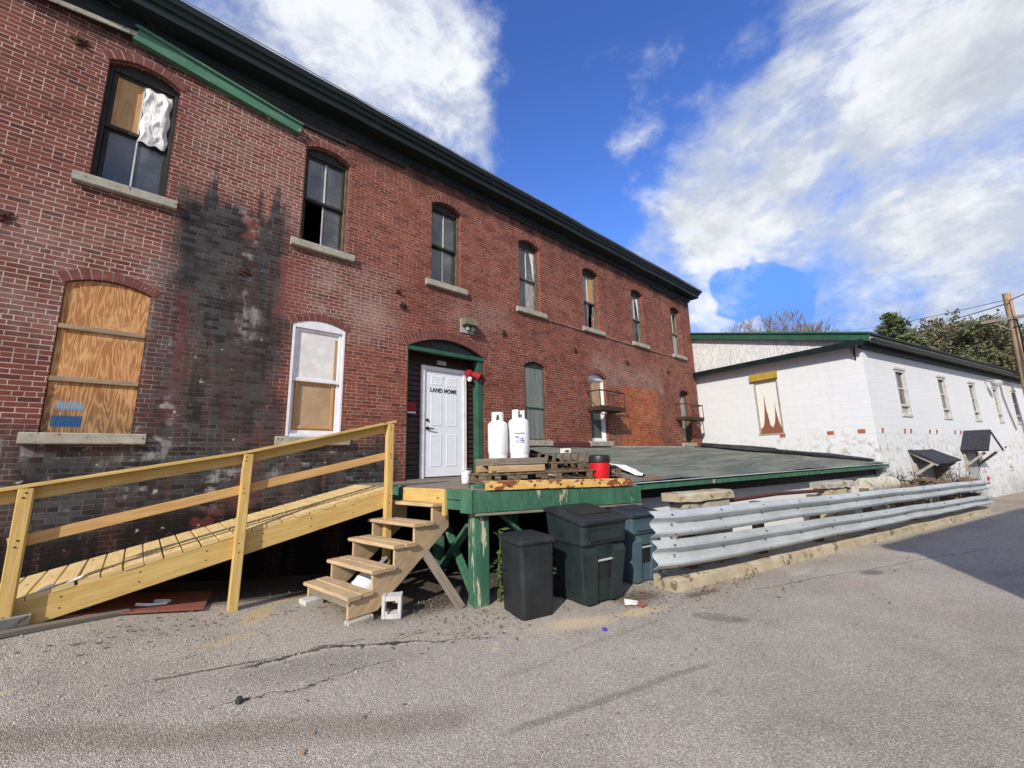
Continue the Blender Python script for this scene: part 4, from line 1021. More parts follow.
propane('tall white propane tank with blue printed label right of its twin', (4.47, -1.93, .015), R(10), h=.78, rad=.165, lab=True, group='propane tanks on the pallets')
propane('short white propane tank with grey collar lying tilted under the stairs', (2.12, -1.56, gz(2.1, -1.5) + .09), R(-10), h=.50, tilt=Matrix.Rotation(R(52), 4, 'Y'), collar='plastgrey')
# ================================================================== pallets
def pallet(label, loc, yaw, L=1.0, Wd=.9, mat='palletwood', tilt=0., nt=6):
    t = thing('wooden_pallet', label, 'pallet', loc, yaw, group='pallets piled on the dock')
    m = MB()
    for k in range(nt): x = -L / 2 + .05 + (L - .1) * k / (nt - 1); m.beam((x, -Wd / 2, .123), (x + random.uniform(-.01, .01), Wd / 2, .123), .095, .018)
    m.build('top_boards', M[mat], t, local=True)
    m = MB()
    for k in range(3): x = -L / 2 + .05 + (L - .1) * k / 2; m.beam((x, -Wd / 2, .009), (x, Wd / 2, .009), .095, .018)
    m.build('bottom_boards', M[mat], t, local=True)
    for k in range(3):
        y = -Wd / 2 + .025 + (Wd - .05) * k / 2; m = MB()
        m.beam((-L / 2, y, .022), (L / 2, y, .022), .04, .008); m.beam((-L / 2, y, .110), (L / 2, y, .110), .04, .008)
        for x in (-L / 2 + .05, 0, L / 2 - .05): m.beam((x - .045, y, .066), (x + .045, y, .066), .04, .08)
        m.build('stringer', M[mat], t, local=True)
    if tilt: t.rotation_euler[1] = tilt
    return t
du_yaw = math.atan2(du.y, du.x)
pallet('bottom grey pallet with open ends resting on the dock by the doorway', (4.15, -1.92, -.335), du_yaw + .06, 1.08, .8, 'palletwood')
def timber_stack():
    t = thing('timber_block', 'pale yellowish timber block stacked on the lower pallet under the tanks', 'timber', (4.3, -1.85, -.20), du_yaw + .03)
    m = MB(); m.beam((-.48, -.30, .055), (.45, -.30, .055), .10, .10, ch=.01); m.build('front_bar', M['palewood'], t, local=True)
    m = MB(); m.beam((-.48, .12, .055), (.45, .12, .055), .10, .10, ch=.01); m.build('rear_bar', M['palewood'], t, local=True)
    t = thing('timber_plank', 'thick grey plank directly under the two propane tanks', 'timber', (4.28, -1.84, -.095), du_yaw)
    m = MB(); m.beam((-.40, 0, .055), (.55, 0, .055), .62, .10, ch=.01); m.build('plank', M['greywood'], t, local=True)
timber_stack()
pallet('dark brown pallet with raised slats leaning up behind the red jug', (5.45, -2.0, -.20), du_yaw + .02, 1.15, .9, 'palletwood')
pallet('brown pallet lying flat under the slatted one by the red jug', (5.30, -2.35, -.325), du_yaw - .02, 1.25, .8, 'palletwood')
t = thing('slatted_rack', 'row of dark upright slats on top of the pallets right of the tanks', 'slats', (5.4, -2.0, -.07), du_yaw)
m = MB()
for k in range(7): x = -.52 + k * .165; m.beam((x, .0, .0), (x + .05, .0, .135), .02, .07, up=(1, 0, 0))
m.build('slats', M['palletwood'], t, local=True)
m = MB(); m.beam((-.58, .05, .14), (.6, .05, .14), .09, .018); m.build('top_rail', M['palletwood'], t, local=True)
t = thing('white_box', 'small white box with dark printed mark on the slatted pallets', 'box', (5.95, -1.6, .07), du_yaw)
m = MB(); m.box(-.08, .08, -.06, .06, 0, .10, ch=.01); m.build('carton', M['paper'], t, local=True)
m = MB(); m.box(-.05, .03, -.063, -.061, .03, .065, ch=0); m.build('printed_mark', M['letter'], t, local=True)
t = thing('drink_jug', 'bright red insulated jug with black lid at the right end of the dock', 'jug', (5.47, -2.72, -.415), du_yaw)
m = MB(); m.lathe([(.115, 0), (.135, .01), (.145, .05), (.158, .30), (.158, .33)], seg=32); m.build('body', M['redplastic'], t, local=True, smooth=True)
m = MB(); m.lathe([(.162, .325), (.171, .335), (.173, .40), (.162, .43), (.14, .445), (.02, .45)], seg=32); m.build('lid', M['blackplastic'], t, local=True, smooth=True)
m = MB(); m.tube([(.155, -.02, .30), (.20, -.02, .28), (.205, -.02, .12), (.145, -.02, .10)], .018, 8); m.build('handle', M['blackplastic'], t, local=True, smooth=True)
m = MB(); m.lathe([(.15, 0), (.15, .028), (.09, .03)], seg=28); m.build('base', M['blackplastic'], t, local=True, smooth=True)
t = thing('paint_bucket', 'small white bucket on the dock right of the white door', 'bucket', (3.66, -1.62, -.345))
m = MB(); m.lathe([(.062, 0), (.065, .005), (.078, .17), (.082, .172), (.082, .185), (.074, .185), (.070, .16)], seg=24); m.build('pail', M['vinyl'], t, local=True, smooth=True)
m = MB(); m.tube([V(.082 * math.cos(a), .082 * math.sin(a) * .9 - .02, .17 - .05 * math.sin(a)) for a in [R(180 + 18 * k) for k in range(11)]], .003, 5); m.build('handle', M['lampgrey'], t, local=True)
# scrap sheet and boards at dock / lean-to corner
t = thing('scrap_sheet', 'bent white scrap sheet lying at the corner of the shingled roof', 'scrap', (6.3, -2.75, -.25))
m = MB(); rnd = random.Random(4); A_, B_ = V(6.15, -2.30, -.12), V(6.16, -3.05, -.315); vs = []; fs = []
for j in range(7):
    for i in range(4):
        p = lerp(A_, B_, j / 6) + V(.15 * i * (1 - .08 * j), .02 * i, .03 * math.sin(i * 1.7 + j)) + V(rnd.uniform(-.015, .015), 0, rnd.uniform(-.012, .012)); vs.append(p)
for j in range(6):
    for i in range(3): a = j * 4 + i; fs.append((a, a + 1, a + 5, a + 4))
m.mesh(vs, fs); m.build('sheet', M['paper'], t)
t = thing('scrap_board', 'dark loose board at the corner between dock and shingled roof', 'scrap', (6.1, -2.9, -.35))
m = MB(); m.beam((5.9, -2.75, -.36), (6.35, -3.28, -.375), .18, .02); m.beam((6.0, -2.6, -.33), (6.5, -3.2, -.35), .07, .03); m.build('board', M['palletwood'], t)
# ================================================================== bins
def rr(w, d, r, z, cx=0, cy=0, n=5):
    P = []
    for sx, sy, a0 in ((1, 1, 0), (-1, 1, 90), (-1, -1, 180), (1, -1, 270)):
        for k in range(n):
            a = R(a0 + 90 * k / (n - 1)); P.append(V(cx + sx * (w / 2 - r) + r * math.cos(a), cy + sy * (d / 2 - r) + r * math.sin(a), z))
    return P
def cart(label, loc, yaw, w, d, h, body, lid, lidh=.16, group='wheeled rubbish carts under the dock'):
    t = thing('wheelie_bin', label, 'rubbish bin', loc, yaw, group=group)
    m = MB(); bw, bd = w * .74, d * .70
    # profile widens upward, with a step under the collar
    m.loft([rr(bw, bd, .05, .02, 0, .02), rr(bw * 1.01, bd * 1.01, .05, .05, 0, .02), rr(w * .86, d * .80, .055, h * .66, 0, .0), rr(w * .88, d * .82, .055, h * .70, 0, 0), rr(w * .955, d * .92, .06, h * .74, 0, 0), rr(w * .99, d * .97, .06, h - .04, 0, 0)] + [[V(p.x, p.y, z_ + max(0, p.y + d / 2) * lidh / d) for p in rr(w * 1.01, d * .99, .06, 0)] for z_ in (h - .03, h)])
    # two front pilasters leaving a channel between them
    yb = -bd / 2 + .02; yt = -d * .40
    for s_ in (-1, 1):
        xa, xb = s_ * bw * .20, s_ * bw * .47; ta, tb = s_ * w * .18, s_ * w * .41
        zt = h * .62; yt -= .015
        A = [V(xa, yb + .02, .02), V(xb, yb + .02, .02), V(xb, yb - .035, .02), V(xa, yb - .035, .02)]
        B = [V(ta, yt + .04, zt), V(tb, yt + .04, zt), V(tb, yt - .03, zt), V(ta, yt - .03, zt)]
        Cc = [V(ta, yt + .04, zt + .06), V(tb, yt + .04, zt + .06), V(tb, yt - .002, zt + .06), V(ta, yt - .002, zt + .06)]
        m.loft([A, B, Cc])
    # lip panel on the collar front
    m.prism([V(-w * .33, -d * .475, h * .78), V(w * .33, -d * .475, h * .78), V(w * .36, -d * .49, h * .90), V(-w * .36, -d * .49, h * .90)], (0, -.014, 0))
    m.build('body', M[body], t, local=True, smooth=True, ang=28)
    m = MB(); zb = h * .52; ybar = yb + (yt - yb) * .55
    m.tube([V(-w * .17, ybar - .012, zb), V(w * .17, ybar - .012, zb)], .013, 10); m.build('catch_bar', M['galv'], t, local=True, smooth=True)
    m = MB(); m.prism([V(-w * .17, ybar + .030, zb - .20), V(w * .17, ybar + .030, zb - .20), V(w * .17, ybar + .016, zb + .12), V(-w * .17, ybar + .016, zb + .12)], (0, -.018, 0)); m.build('recess_shade', M['blackplastic'], t, local=True)  # black plate painting the shade inside the catch recess
    # lid: higher at the hinge, raised inner panel
    m = MB(); sl = lidh / d
    def lidsec(ww, dd, r_, z): return [V(p.x, p.y, z + max(0, (p.y + d / 2)) * sl) for p in rr(ww, dd, r_, z)]
    m.loft([lidsec(w * 1.06, d * 1.06, .07, h + .002), lidsec(w * 1.07, d * 1.08, .07, h - .012), lidsec(w * 1.07, d * 1.08, .07, h + .012), lidsec(w * 1.02, d * 1.03, .07, h + .022), lidsec(w * .97, d * .98, .07, h + .020), lidsec(w * .93, d * .94, .07, h + .034), lidsec(w * .5, d * .5, .07, h + .040)])
    m.build('lid', M[lid], t, local=True, smooth=True, ang=30)
    m = MB(); m.prism([V(-w * .34, -d * .25, h + .040 + d * .25 * sl), V(w * .34, -d * .25, h + .040 + d * .25 * sl), V(w * .30, d * .12, h + .040 + d * .62 * sl), V(-w * .30, d * .12, h + .040 + d * .62 * sl)], (0, 0, .012)); m.build('lid_panel', M[lid], t, local=True)
    m = MB(); m.tube([V(-w * .42, d * .56, h + lidh * .9), V(w * .42, d * .56, h + lidh * .9)], .018, 8); m.build('handle', M[body], t, local=True, smooth=True)
    for s_ in (-1, 1):
        m = MB(); m.tube([V(s_ * bw * .46, bd * .5 + .03, .12), V(s_ * (bw * .46 + .05), bd * .5 + .03, .12)], .12, 20); m.build('wheel', M['blackplastic'], t, local=True, smooth=True)
    return t
cart('large dark green wheeled bin with sloping black lid between two other bins', (4.29, -3.33, -1.69), R(-9), .76, .72, .93, 'bingreen', 'binblack', .11)
cart('slate blue wheeled bin with navy lid at the end of the guard rail', (5.38, -3.27, -1.70), R(-11), .61, .62, .89, 'binblue', 'binlidblue', .09)
t = thing('trash_can', 'small square black plastic trash can in front of the green dock post', 'rubbish bin', (3.44, -3.13, -1.73), R(-14))
m = MB(); ZK = 1.10
m.loft([rr(.38, .46, .05, 0), rr(.40, .48, .05, .02), rr(.43, .51, .055, .42), rr(.425, .505, .055, .44), rr(.45, .53, .055, .70), rr(.46, .54, .055, .74)])
for s_ in (-1, 1):
    pass
    m.tube([V(s_ * .17, -.268, .72), V(s_ * .17, -.262, .62)], .010, 6); pass
m.tube([V(-.235, -.2, .42), V(-.236, 0, .47), V(-.235, .2, .42)], .004, 6)
m.v = [(x, y, z * ZK) for x, y, z in m.v]; m.build('body', M['binblack'], t, local=True, smooth=True, ang=28)
m = MB(); m.loft([rr(.475, .555, .06, .735), rr(.50, .58, .065, .73), rr(.50, .58, .065, .755), rr(.47, .55, .06, .775), rr(.36, .42, .05, .80), rr(.30, .36, .05, .803)])
m.prism([V(-.05, -.275, .745), V(.05, -.275, .745), V(.05, -.31, .745), V(-.05, -.31, .745)], (0, 0, .018))
m.v = [(x, y, z + .075) for x, y, z in m.v]; m.build('lid', M['binblack'], t, local=True, smooth=True, ang=28)
# ================================================================== boards and litter on the ground
def gp(x, y, dz=0): return V(x, y, gz(x, y) + dz)
t = thing('plywood_sheet', 'red brown plywood sheet lying on the ground under the ramp', 'plywood', gp(.2, -1.0))
m = MB(); P = [(-.45, -1.28), (.62, -1.36), (.76, -.72), (-.35, -.62)]; m.prism([gp(x, y, .02) for x, y in P], (0, 0, .014)); m.build('sheet', M['redboard'], t)
t = thing('white_strap', 'loop of white strap lying on the red brown plywood', 'strap', gp(.24, -1.12, .035))
m = MB(); m.tube([gp(.10 + .0, -1.16, .045), gp(.20, -1.19, .045), gp(.33, -1.17, .045), gp(.36, -1.12, .045), gp(.30, -1.09, .045), gp(.24, -1.11, .048)], .014, 6); m.build('strap', M['white'], t, smooth=True)
t = thing('ground_plank', 'long grey plank lying on the asphalt at the foot of the ramp', 'plank', gp(-.5, -1.35))
m = MB(); m.beam(gp(-1.0, -1.62, .02), gp(.05, -1.24, .02), .10, .04); m.build('plank', M['greywood'], t)
t = thing('timber_offcut', 'grey squared timber under the lower post of the ramp', 'timber', gp(-.75, -1.45))
m = MB(); m.beam(gp(-.98, -1.52, .05), gp(-.58, -1.33, .05), .13, .09, ch=.01); m.build('block', M['sill'], t)
t = thing('blue_scrap', 'small blue plastic scrap in the shadow beneath the ramp', 'scrap', gp(-.28, -1.12, .01))
m = MB(); m.box(-.07, .07, -.04, .04, 0, .03, ch=.01); m.build('scrap', M['blueplastic'], t, local=True)
for x, lb in ((-.55, 'white scrap nearest the lower post on the ramp boards'), (-.38, 'white scrap a board further up the ramp edge')):
    t = thing('paper_scrap', lb, 'scrap', (x, -1.28, rz(x))); m = MB(); m.prism([V(x, -1.33, rz(x) + .004), V(x + .09, -1.32, rz(x + .09) + .012), V(x + .10, -1.27, rz(x + .1) + .02), V(x + .02, -1.26, rz(x) + .01)], (0, 0, .012)); m.build('scrap', M['paper'], t)
t = thing('paper_scrap', 'folded white paper scrap lying between the two wheeled bins', 'litter', (4.42, -3.82, -1.69))
m = MB(); m.prism([V(4.34, -3.80, -1.685), V(4.42, -3.74, -1.66), V(4.52, -3.86, -1.68), V(4.46, -3.90, -1.69)], (0, 0, .012)); m.build('scrap', M['paper'], t)
t = thing('red_wrapper', 'crumpled red and white wrapper in the dirt right of the green bin', 'litter', (4.48, -3.98, -1.69))
m = puff_mesh(4.42, 4.54, 0, .09, 0, 8, .03, 3); m.v = [(x, -3.98 + z, -1.685 + abs(y) * .8) for x, y, z in m.v]; m.build('wrapper', M['redboard'], t)
t = thing('bottle_cap', 'small blue violet bottle cap lying alone on the asphalt', 'cap', (3.61, -4.05, -1.7))
m = MB(); m.lathe([(.020, 0), (.022, .004), (.022, .016), (.018, .022), (.0, .023)], (0, 0, .006), 16); m.build('cap', simple('violet_cap', (.05, .03, .38), (.06, .04, .45), 8, .4, None), t, local=True)
t = thing('loose_stone', 'dark loose asphalt chunk lying on the cracked ground', 'stone', gp(.67, -3.16))
m = MB(); rnd = random.Random(2); m.lathe([(.0, 0), (.028, .0), (.026, .02), (.016, .036), (.0, .04)], (0, 0, 0), 7); m.v = [(x * rnd.uniform(.7, 1.2), y * rnd.uniform(.7, 1.2), z) for x, y, z in m.v]; m.build('stone', M['roofdark'], t, local=True)
m = MB(); rnd = random.Random(12)
for k in range(1500):
    c_ = rnd.choice(((2.4, -2.6, 1.0, .5), (.5, -2.0, 1.0, .5), (5.5, -4.4, 1.2, .2), (1.5, -3.5, 1.5, .8), (9., -5.2, 3., .3)))
    x, y = rnd.gauss(c_[0], c_[2]), rnd.gauss(c_[1], c_[3]); r_ = rnd.uniform(.003, .011) * (1.6 if rnd.random() < .04 else 1); z = gz(x, y) + .002
    q_ = [V(x + r_ * rnd.uniform(.7, 1.2) * math.cos(a), y + r_ * rnd.uniform(.7, 1.2) * math.sin(a), z) for a in (0, 1.3, 2.6, 3.9, 5.2)]; tp = V(x, y, z + r_ * .9)
    for j in range(5): m.face([q_[j], q_[(j + 1) % 5], tp])
m.build('loose_grit', M['concrete'], None, kind='stuff')
m = MB(); rnd = random.Random(11)
for cx, cy, sx, sy, n_ in ((2.9, -3.0, .4, .25, 160), (.4, -1.7, .9, .15, 120), (2.4, -1.9, .5, .4, 160), (6.5, -4.35, .7, .08, 160), (12., -5.75, 3., .06, 120), (1.5, -3.6, 1.6, .6, 60), (4.75, -3.80, .35, .22, 170), (5.5, -4.22, .35, .07, 120), (3.3, -2.3, .8, .5, 120), (8.5, -4.9, 3., .05, 90), (1.2, -1.0, .7, .3, 50)):
    for k in range(n_):
        x, y = rnd.gauss(cx, sx), rnd.gauss(cy, sy); a = rnd.uniform(0, 6.3); l = rnd.uniform(.008, .026); z = gz(x, y) + rnd.uniform(.004, .02)
        e = V(math.cos(a), math.sin(a), rnd.uniform(-.4, .4)) * l; f = V(-math.sin(a), math.cos(a), rnd.uniform(-.4, .4)) * l * .6
        p = V(x, y, z); m.face([p - e, p - f, p + e, p + f])
m.build('leaf_litter', M['litter'], None, kind='stuff')
t = thing('weed', 'leafy green weed growing against the dock post behind the black can', 'plant', (3.55, -2.62, -1.7))
m = MB(); rnd = random.Random(5)
stem = MB()
for k in range(5):
    bx, by = 3.42 + rnd.uniform(-.05, .05), -2.68 + rnd.uniform(-.05, .05); top = V(bx + rnd.uniform(-.05, .12), by + rnd.uniform(-.05, .05), -1.7 + rnd.uniform(.5, .85)); b0 = V(bx, by, -1.72)
    stem.tube([b0, lerp(b0, top, .5) + V(.02, 0, 0), top], .006, 5)
    for j in range(9):
        p = lerp(b0, top, .25 + .75 * j / 8); a = rnd.uniform(0, 6.3); l = rnd.uniform(.07, .14); e = V(math.cos(a), math.sin(a), rnd.uniform(-.3, .5)) * l; s_ = V(-math.sin(a), math.cos(a), .2) * l * .35
        m.face([p, p + e * .5 + s_, p + e, p + e * .5 - s_])
stem.build('stem', M['leaf'], t); m.build('leaves', M['leaf'], t)
# ================================================================== lean-to
lt = thing('lean_to_shed', 'low lean-to with mossy grey shingle roof and green eave against the brick wall', 'shed', (10, -2.5, -LIFT))
A, B, C, Dd = V(6.4, -.01, .25), V(15.5, -.01, .26), V(14.36, -5.14, -.33), V(5.70, -3.14, -.405)
mb = MB(); n = 16; m_ = 10; vs = []; fs = []; rnd = random.Random(8)
for j in range(m_ + 1):
    for i in range(n + 1):
        p = lerp(lerp(A, B, i / n), lerp(Dd, C, i / n), j / m_); p = p + V(0, 0, rnd.uniform(-.012, .012) + .02 * math.sin(i * .9) * (j / m_)); vs.append(p)
for j in range(m_):
    for i in range(n): a = j * (n + 1) + i; fs.append((a, a + 1, a + n + 2, a + n + 1))
mb.mesh(vs, fs); mb.build('roof', M['shingle'], lt, smooth=True)
eu = (C - Dd).normalized(); en = V(eu.y, -eu.x, 0)
mb = MB(); mb.beam(Dd + V(0, 0, -.075) - en * .01, C + V(0, 0, -.075) - en * .01, .03, .09); mb.build('fascia', M['greenp'], lt)
mb = MB(); mb.beam(Dd + V(0, 0, -.012) + en * .012, C + V(0, 0, -.012) + en * .012, .05, .014); mb.build('drip_edge', M['galv'], lt)
mb = MB(); mb.face([Dd + V(0, 0, -.12), C + V(0, 0, -.12), B + V(0, 0, -.12), A + V(0, 0, -.12)]); mb.build('soffit', M['frieze'], lt)
mb = MB(); mb.beam(Dd - en * .36 + V(0, 0, -.20), C - en * .29 + V(0, 0, -.20), .03, .20); mb.build('frieze_or_shade_board', M['cornice'], lt)  # dark board added to paint the shadow band under the eave
q0, q1 = Dd - en * .38, C - en * .30
mb = MB(); mb.prism([V(q0.x, q0.y, -1.72), V(q1.x, q1.y, -1.72), V(q1.x, q1.y, -.46), V(q0.x, q0.y, -.56)], -en * .1); mb.build('wall', M['whiteboards'], lt)
mb = MB(); mb.prism([V(q0.x, q0.y, -1.72), V(q0.x, q0.y, -.56), V(6.9, -.1, -.2), V(6.9, -.1, -1.72)], (.08, 0, 0)); mb.build('side_wall', M['whiteboards'], lt)
rnd = random.Random(3); mb = MB()
mb.box(6.5, 9.6, -.05, -.003, .25, .37); mb.build('flashing', M['maroon'], lt)
mb = MB(); mb.box(9.62, 14.6, -.06, -.003, .235, .285); mb.build('mortar_fillet', M['sill'], lt)
mb = puff_mesh(0, 5.35, 0, .5, 0, 30, .05, 9)
fw = (V(14.34, -5.01, 0) - V(15.57, .29, 0)).normalized()
def wallpt(s, d):   # s from the brick corner along the white wall, d out from it
    p = V(15.57, .29, 0) + fw * s + V(-.974, .225, 0) * d; return p
def roofz(p):
    return B.z + (C.z - B.z) * max(0, min(1, -p.y / 5.1))
vv = []
for (x, y, z) in mb.v:
    p = wallpt(x, z * (1.1 if 1 < x < 2.6 else .6) + .01); vv.append((p.x, p.y, roofz(p) + .05 + abs(y) * 1.2 + (.10 * (1 - z / .5) if x < 3 else .03)))
mb.v = vv; mb.build('roof_membrane', M['membrane'], lt, smooth=True)
# ================================================================== white building
WY = R(-13)
wb = thing('white_building', 'long white painted block building with low green trimmed roof and narrow windows', 'building', (14.34, -5.01, -LIFT), WY)
E_ = LIFT
LW, DW = 30.0, 10.5
def wquad(mb, pts): mb.face(pts)
wins = [(1.81, .70), (4.99, .68), (7.87, .66), (10.52, .62), (12.9, .6), (15.6, .6), (18.2, .6), (21., .6)]
low = [(10.45, .45, -.78, .03), (13.1, .5, -.8, .05), (15.2, .5, -.8, .05)]
mb = MB()
loops = [[V(0, 0, -2 + E_), V(LW, 0, -2 + E_), V(LW, 0, 2.95 + E_), V(0, 0, 2.95 + E_)]]
for s, w in wins: loops.append([V(s, 0, .93 + E_), V(s + w, 0, .93 + E_), V(s + w, 0, 2.31 + E_), V(s, 0, 2.31 + E_)])
for s, w, z0, z1 in low: loops.append([V(s, 0, z0 + E_), V(s + w, 0, z0 + E_), V(s + w, 0, z1 + E_), V(s, 0, z1 + E_)])
flat = [p for l in loops for p in l]
for t in tessellate_polygon([[V(p.x, p.z, 0) for p in l] for l in loops]): mb.mesh([flat[i] for i in t], [(0, 1, 2)])
for l in loops[1:]:
    for i in range(4): a, b = l[i], l[(i + 1) % 4]; mb.face([a, b, b + V(0, .2, 0), a + V(0, .2, 0)])
# front wall (local x=0) with the panel opening
y0p, y1p = 2.27, 3.04
fl = [[V(0, 0, -2 + E_), V(0, DW, -2 + E_), V(0, DW, 2.93 + E_), V(0, 0, 2.93 + E_)], [V(0, y0p, .60 + E_), V(0, y1p, .60 + E_), V(0, y1p, 2.36 + E_), V(0, y0p, 2.36 + E_)]]
flat = [p for l in fl for p in l]
for t in tessellate_polygon([[V(p.y, p.z, 0) for p in l] for l in fl]): mb.mesh([flat[i] for i in t], [(0, 1, 2)])
l = fl[1]
for i in range(4): a, b = l[i], l[(i + 1) % 4]; mb.face([a, b, b + V(.15, 0, 0), a + V(.15, 0, 0)])
mb.face([V(LW, 0, -2 + E_), V(LW, DW, -2 + E_), V(LW, DW, 2.95 + E_), V(LW, 0, 2.95 + E_)]); mb.face([V(0, DW, -2 + E_), V(LW, DW, -2 + E_), V(LW, DW, 2.95 + E_), V(0, DW, 2.95 + E_)])
mb.build('wall', M['whiteblock'], wb, local=True)
RS = 1.52 / 5.4; RID = 5.25
rzf = lambda y: 3.10 + RS * min(y, 2 * RID - y) + E_
mb = MB(); mb.prism([V(.02, .0, 2.932 + E_), V(.02, DW, 2.932 + E_), V(.02, DW, rzf(DW) - .02), V(.02, RID, rzf(RID) - .02), V(.02, 0, rzf(0) - .02)], (.1, 0, 0)); mb.build('gable_sheet', M['wavy'], wb, local=True)
mb = MB(); ov = .13; oy = .28
for y0, y1 in ((-oy, RID), (RID, DW + oy)):
    mb.prism([V(-ov, y0, rzf(y0) if y0 < RID else rzf(y0)), V(LW + .3, y0, rzf(y0)), V(LW + .3, y1, rzf(y1)), V(-ov, y1, rzf(y1))], (0, 0, .05))
mb.build('roof', M['roofdark'], wb, local=True)
mb = MB(); mb.beam((-ov - .012, -oy, rzf(-oy) - .05), (-ov - .012, RID, rzf(RID) - .05), .02, .17); mb.beam((-ov - .03, -oy - .01, rzf(-oy) + .055), (-ov - .03, RID, rzf(RID) + .055), .07, .05)
mb.beam((-ov - .0, -oy, rzf(-oy) - .145), (-ov - .0, RID, rzf(RID) - .145), .05, .03); mb.build('rake_trim', M['greentrim'], wb, local=True)
mb = MB(); mb.beam((-.15, -.18, 2.86 + E_), (-.15, 5.5, 2.96 + E_), .30, .05); mb.beam((-.30, -.18, 2.84 + E_), (-.30, 5.5, 2.94 + E_), .03, .17); mb.build('front_ledge', M['cornice'], wb, local=True)
mb = MB(); mb.beam((-ov, -oy + .01, rzf(-oy) - .085), (LW, -oy + .01, rzf(-oy) - .085), .03, .16); mb.build('side_fascia', M['sill'], wb, local=True)
mb = MB(); mb.beam((-ov - .02, -oy - .02, rzf(-oy) + .03), (LW, -oy - .02, rzf(-oy) + .03), .07, .06); mb.beam((-ov, -oy * .55, 2.89 + E_), (LW, -oy * .55, 2.89 + E_), .26, .03); mb.beam((-.16, -.05, 2.80 + E_), (LW, -.05, 2.80 + E_), .10, .16); mb.beam((-ov, -oy - .05, rzf(-oy) - .13), (LW, -oy - .05, rzf(-oy) - .13), .08, .06); mb.build('gutter', M['cornice'], wb, local=True)
mb = MB(); mb.tube([(-.02, .15, 2.86 + E_), (-.02, .15, 2.45 + E_)], .018, 6); mb.tube([(-.02, .15, 2.47 + E_), (-.33, .12, 2.84 + E_)], .014, 6); mb.build('corner_bracket', M['iron'], wb, local=True)
# front panel + header
mb = MB(); mb.face([V(.05, y0p, .60 + E_), V(.05, y1p, .60 + E_), V(.05, y1p, 2.36 + E_), V(.05, y0p, 2.36 + E_)])
po = mb.build('boarded_window', M['peel'], wb, local=True, label='boarded window with white paint peeling in brown spikes under a mustard header')
mb = MB(); mb.box(-.09, .03, y0p - .03, y1p + .06, 2.33 + E_, 2.56 + E_, ch=.008); mb.build('header', M['yellowpaint'], po, local=True)
mb = MB()
for y in (y0p - .0, y1p - .045): mb.box(.0, .06, y, y + .045, .60 + E_, 2.33 + E_)
mb.box(-.02, .06, y0p - .02, y1p + .02, .56 + E_, .60 + E_); mb.build('frame', M['sill'], po, local=True)
for y in (2.25, .95, .22):
    mb = MB(); mb.box(-.012, .0, y, y + .16, .46 + E_, .565 + E_); mb.build('vent_brick', M['infill'], wb, local=True)
for s, w in wins:
    mb = MB(); z0, z1 = .93 + E_, 2.31 + E_; f = .07
    mb.box(s, s + f, -.015, .1, z0, z1); mb.box(s + w - f, s + w, -.015, .1, z0, z1); mb.box(s + f, s + w - f, -.014, .1, z1 - f, z1); mb.box(s + f, s + w - f, -.014, .1, z0 + .30, z0 + .37)
    mb.box(s - .04, s + w + .04, -.04, .1, z1, z1 + .07)
    w_ = mb.build('window', M['sashwhite'], wb, local=True)
    mb = MB(); mb.face([V(s + f, .06, z0 + .37), V(s + w - f, .06, z0 + .37), V(s + w - f, .06, z1 - f), V(s + f, .06, z1 - f)]); mb.build('pane', M['glass'], w_, local=True)
    mb = MB(); mb.box(s + f, s + w - f, .03, .07, (z0 + z1) / 2 + .12, (z0 + z1) / 2 + .17); mb.build('sash_rail', M['sashwhite'], w_, local=True)
    mb = MB(); mb.face([V(s + f, .05, z0 + .10), V(s + w - f, .05, z0 + .10), V(s + w - f, .05, z0 + .30), V(s + f, .05, z0 + .30)]); mb.build('lower_panel', M['lampgrey'], w_, local=True)
    mb = MB(); mb.box(s - .0, s + w, -.03, .1, z0, z0 + .09); mb.build('sill', M['cinder'], w_, local=True)
for s, w, z0, z1 in low:
    mb = MB(); mb.face([V(s, .10, z0 + E_), V(s + w, .10, z0 + E_), V(s + w, .10, z1 + E_), V(s, .10, z1 + E_)]); w_ = mb.build('lower_window', M['glass'], wb, local=True)
    mb = MB(); mb.box(s - .03, s + w + .03, -.03, .1, z0 + E_ - .08, z0 + E_); mb.build('sill', M['cinder'], w_, local=True)
for s in (.36, 1.76, 2.16, 3.53, 4.07, 5.6, 6.1):
    mb = MB(); mb.box(s, s + .045, -.03, 0, .50 + E_, .58 + E_); mb.box(s - .03, s + .06, -.014, 0, .46 + E_, .49 + E_); mb.build('wall_bolt', M['redboard'], wb, local=True)
t = thing('yard_lamp', 'round grey yard lamp fixed under the eave of the white building', 'lamp', (0, 0, 0)); 
def wl(s, o, z): return MW[wb] @ V(s, -o, z + E_)
t.location = wl(9.87, 0, 2.2); MW[t] = Matrix.Translation(t.location)
mb = MB(); mb.tube([wl(9.87, 0, 2.5), wl(9.87, .25, 2.5), wl(9.87, .3, 2.5)], .03, 8); mb.build('arm', M['lampgrey'], t)
mb = MB(); mb.lathe([(.0, -.17), (.09, -.16), (.14, -.10), (.16, -.02), (.12, .06), (.05, .10), (0, .11)], wl(9.87, .30, 2.42), 20); mb.build('shade', M['lampgrey'], t, smooth=True)
t = thing('drain_pipe', 'thin grey drain pipe slanting down the white wall right of the round lamp', 'pipe', wl(11.7, .05, .7))
mb = MB(); mb.tube([wl(11.6, .04, 2.75), wl(11.6, .04, 2.0), wl(11.85, .04, 1.5), wl(12.35, .04, .68)], .022, 8); mb.build('pipe', M['polewire'] if 'polewire' in M else M['plastgrey'], t, smooth=True)
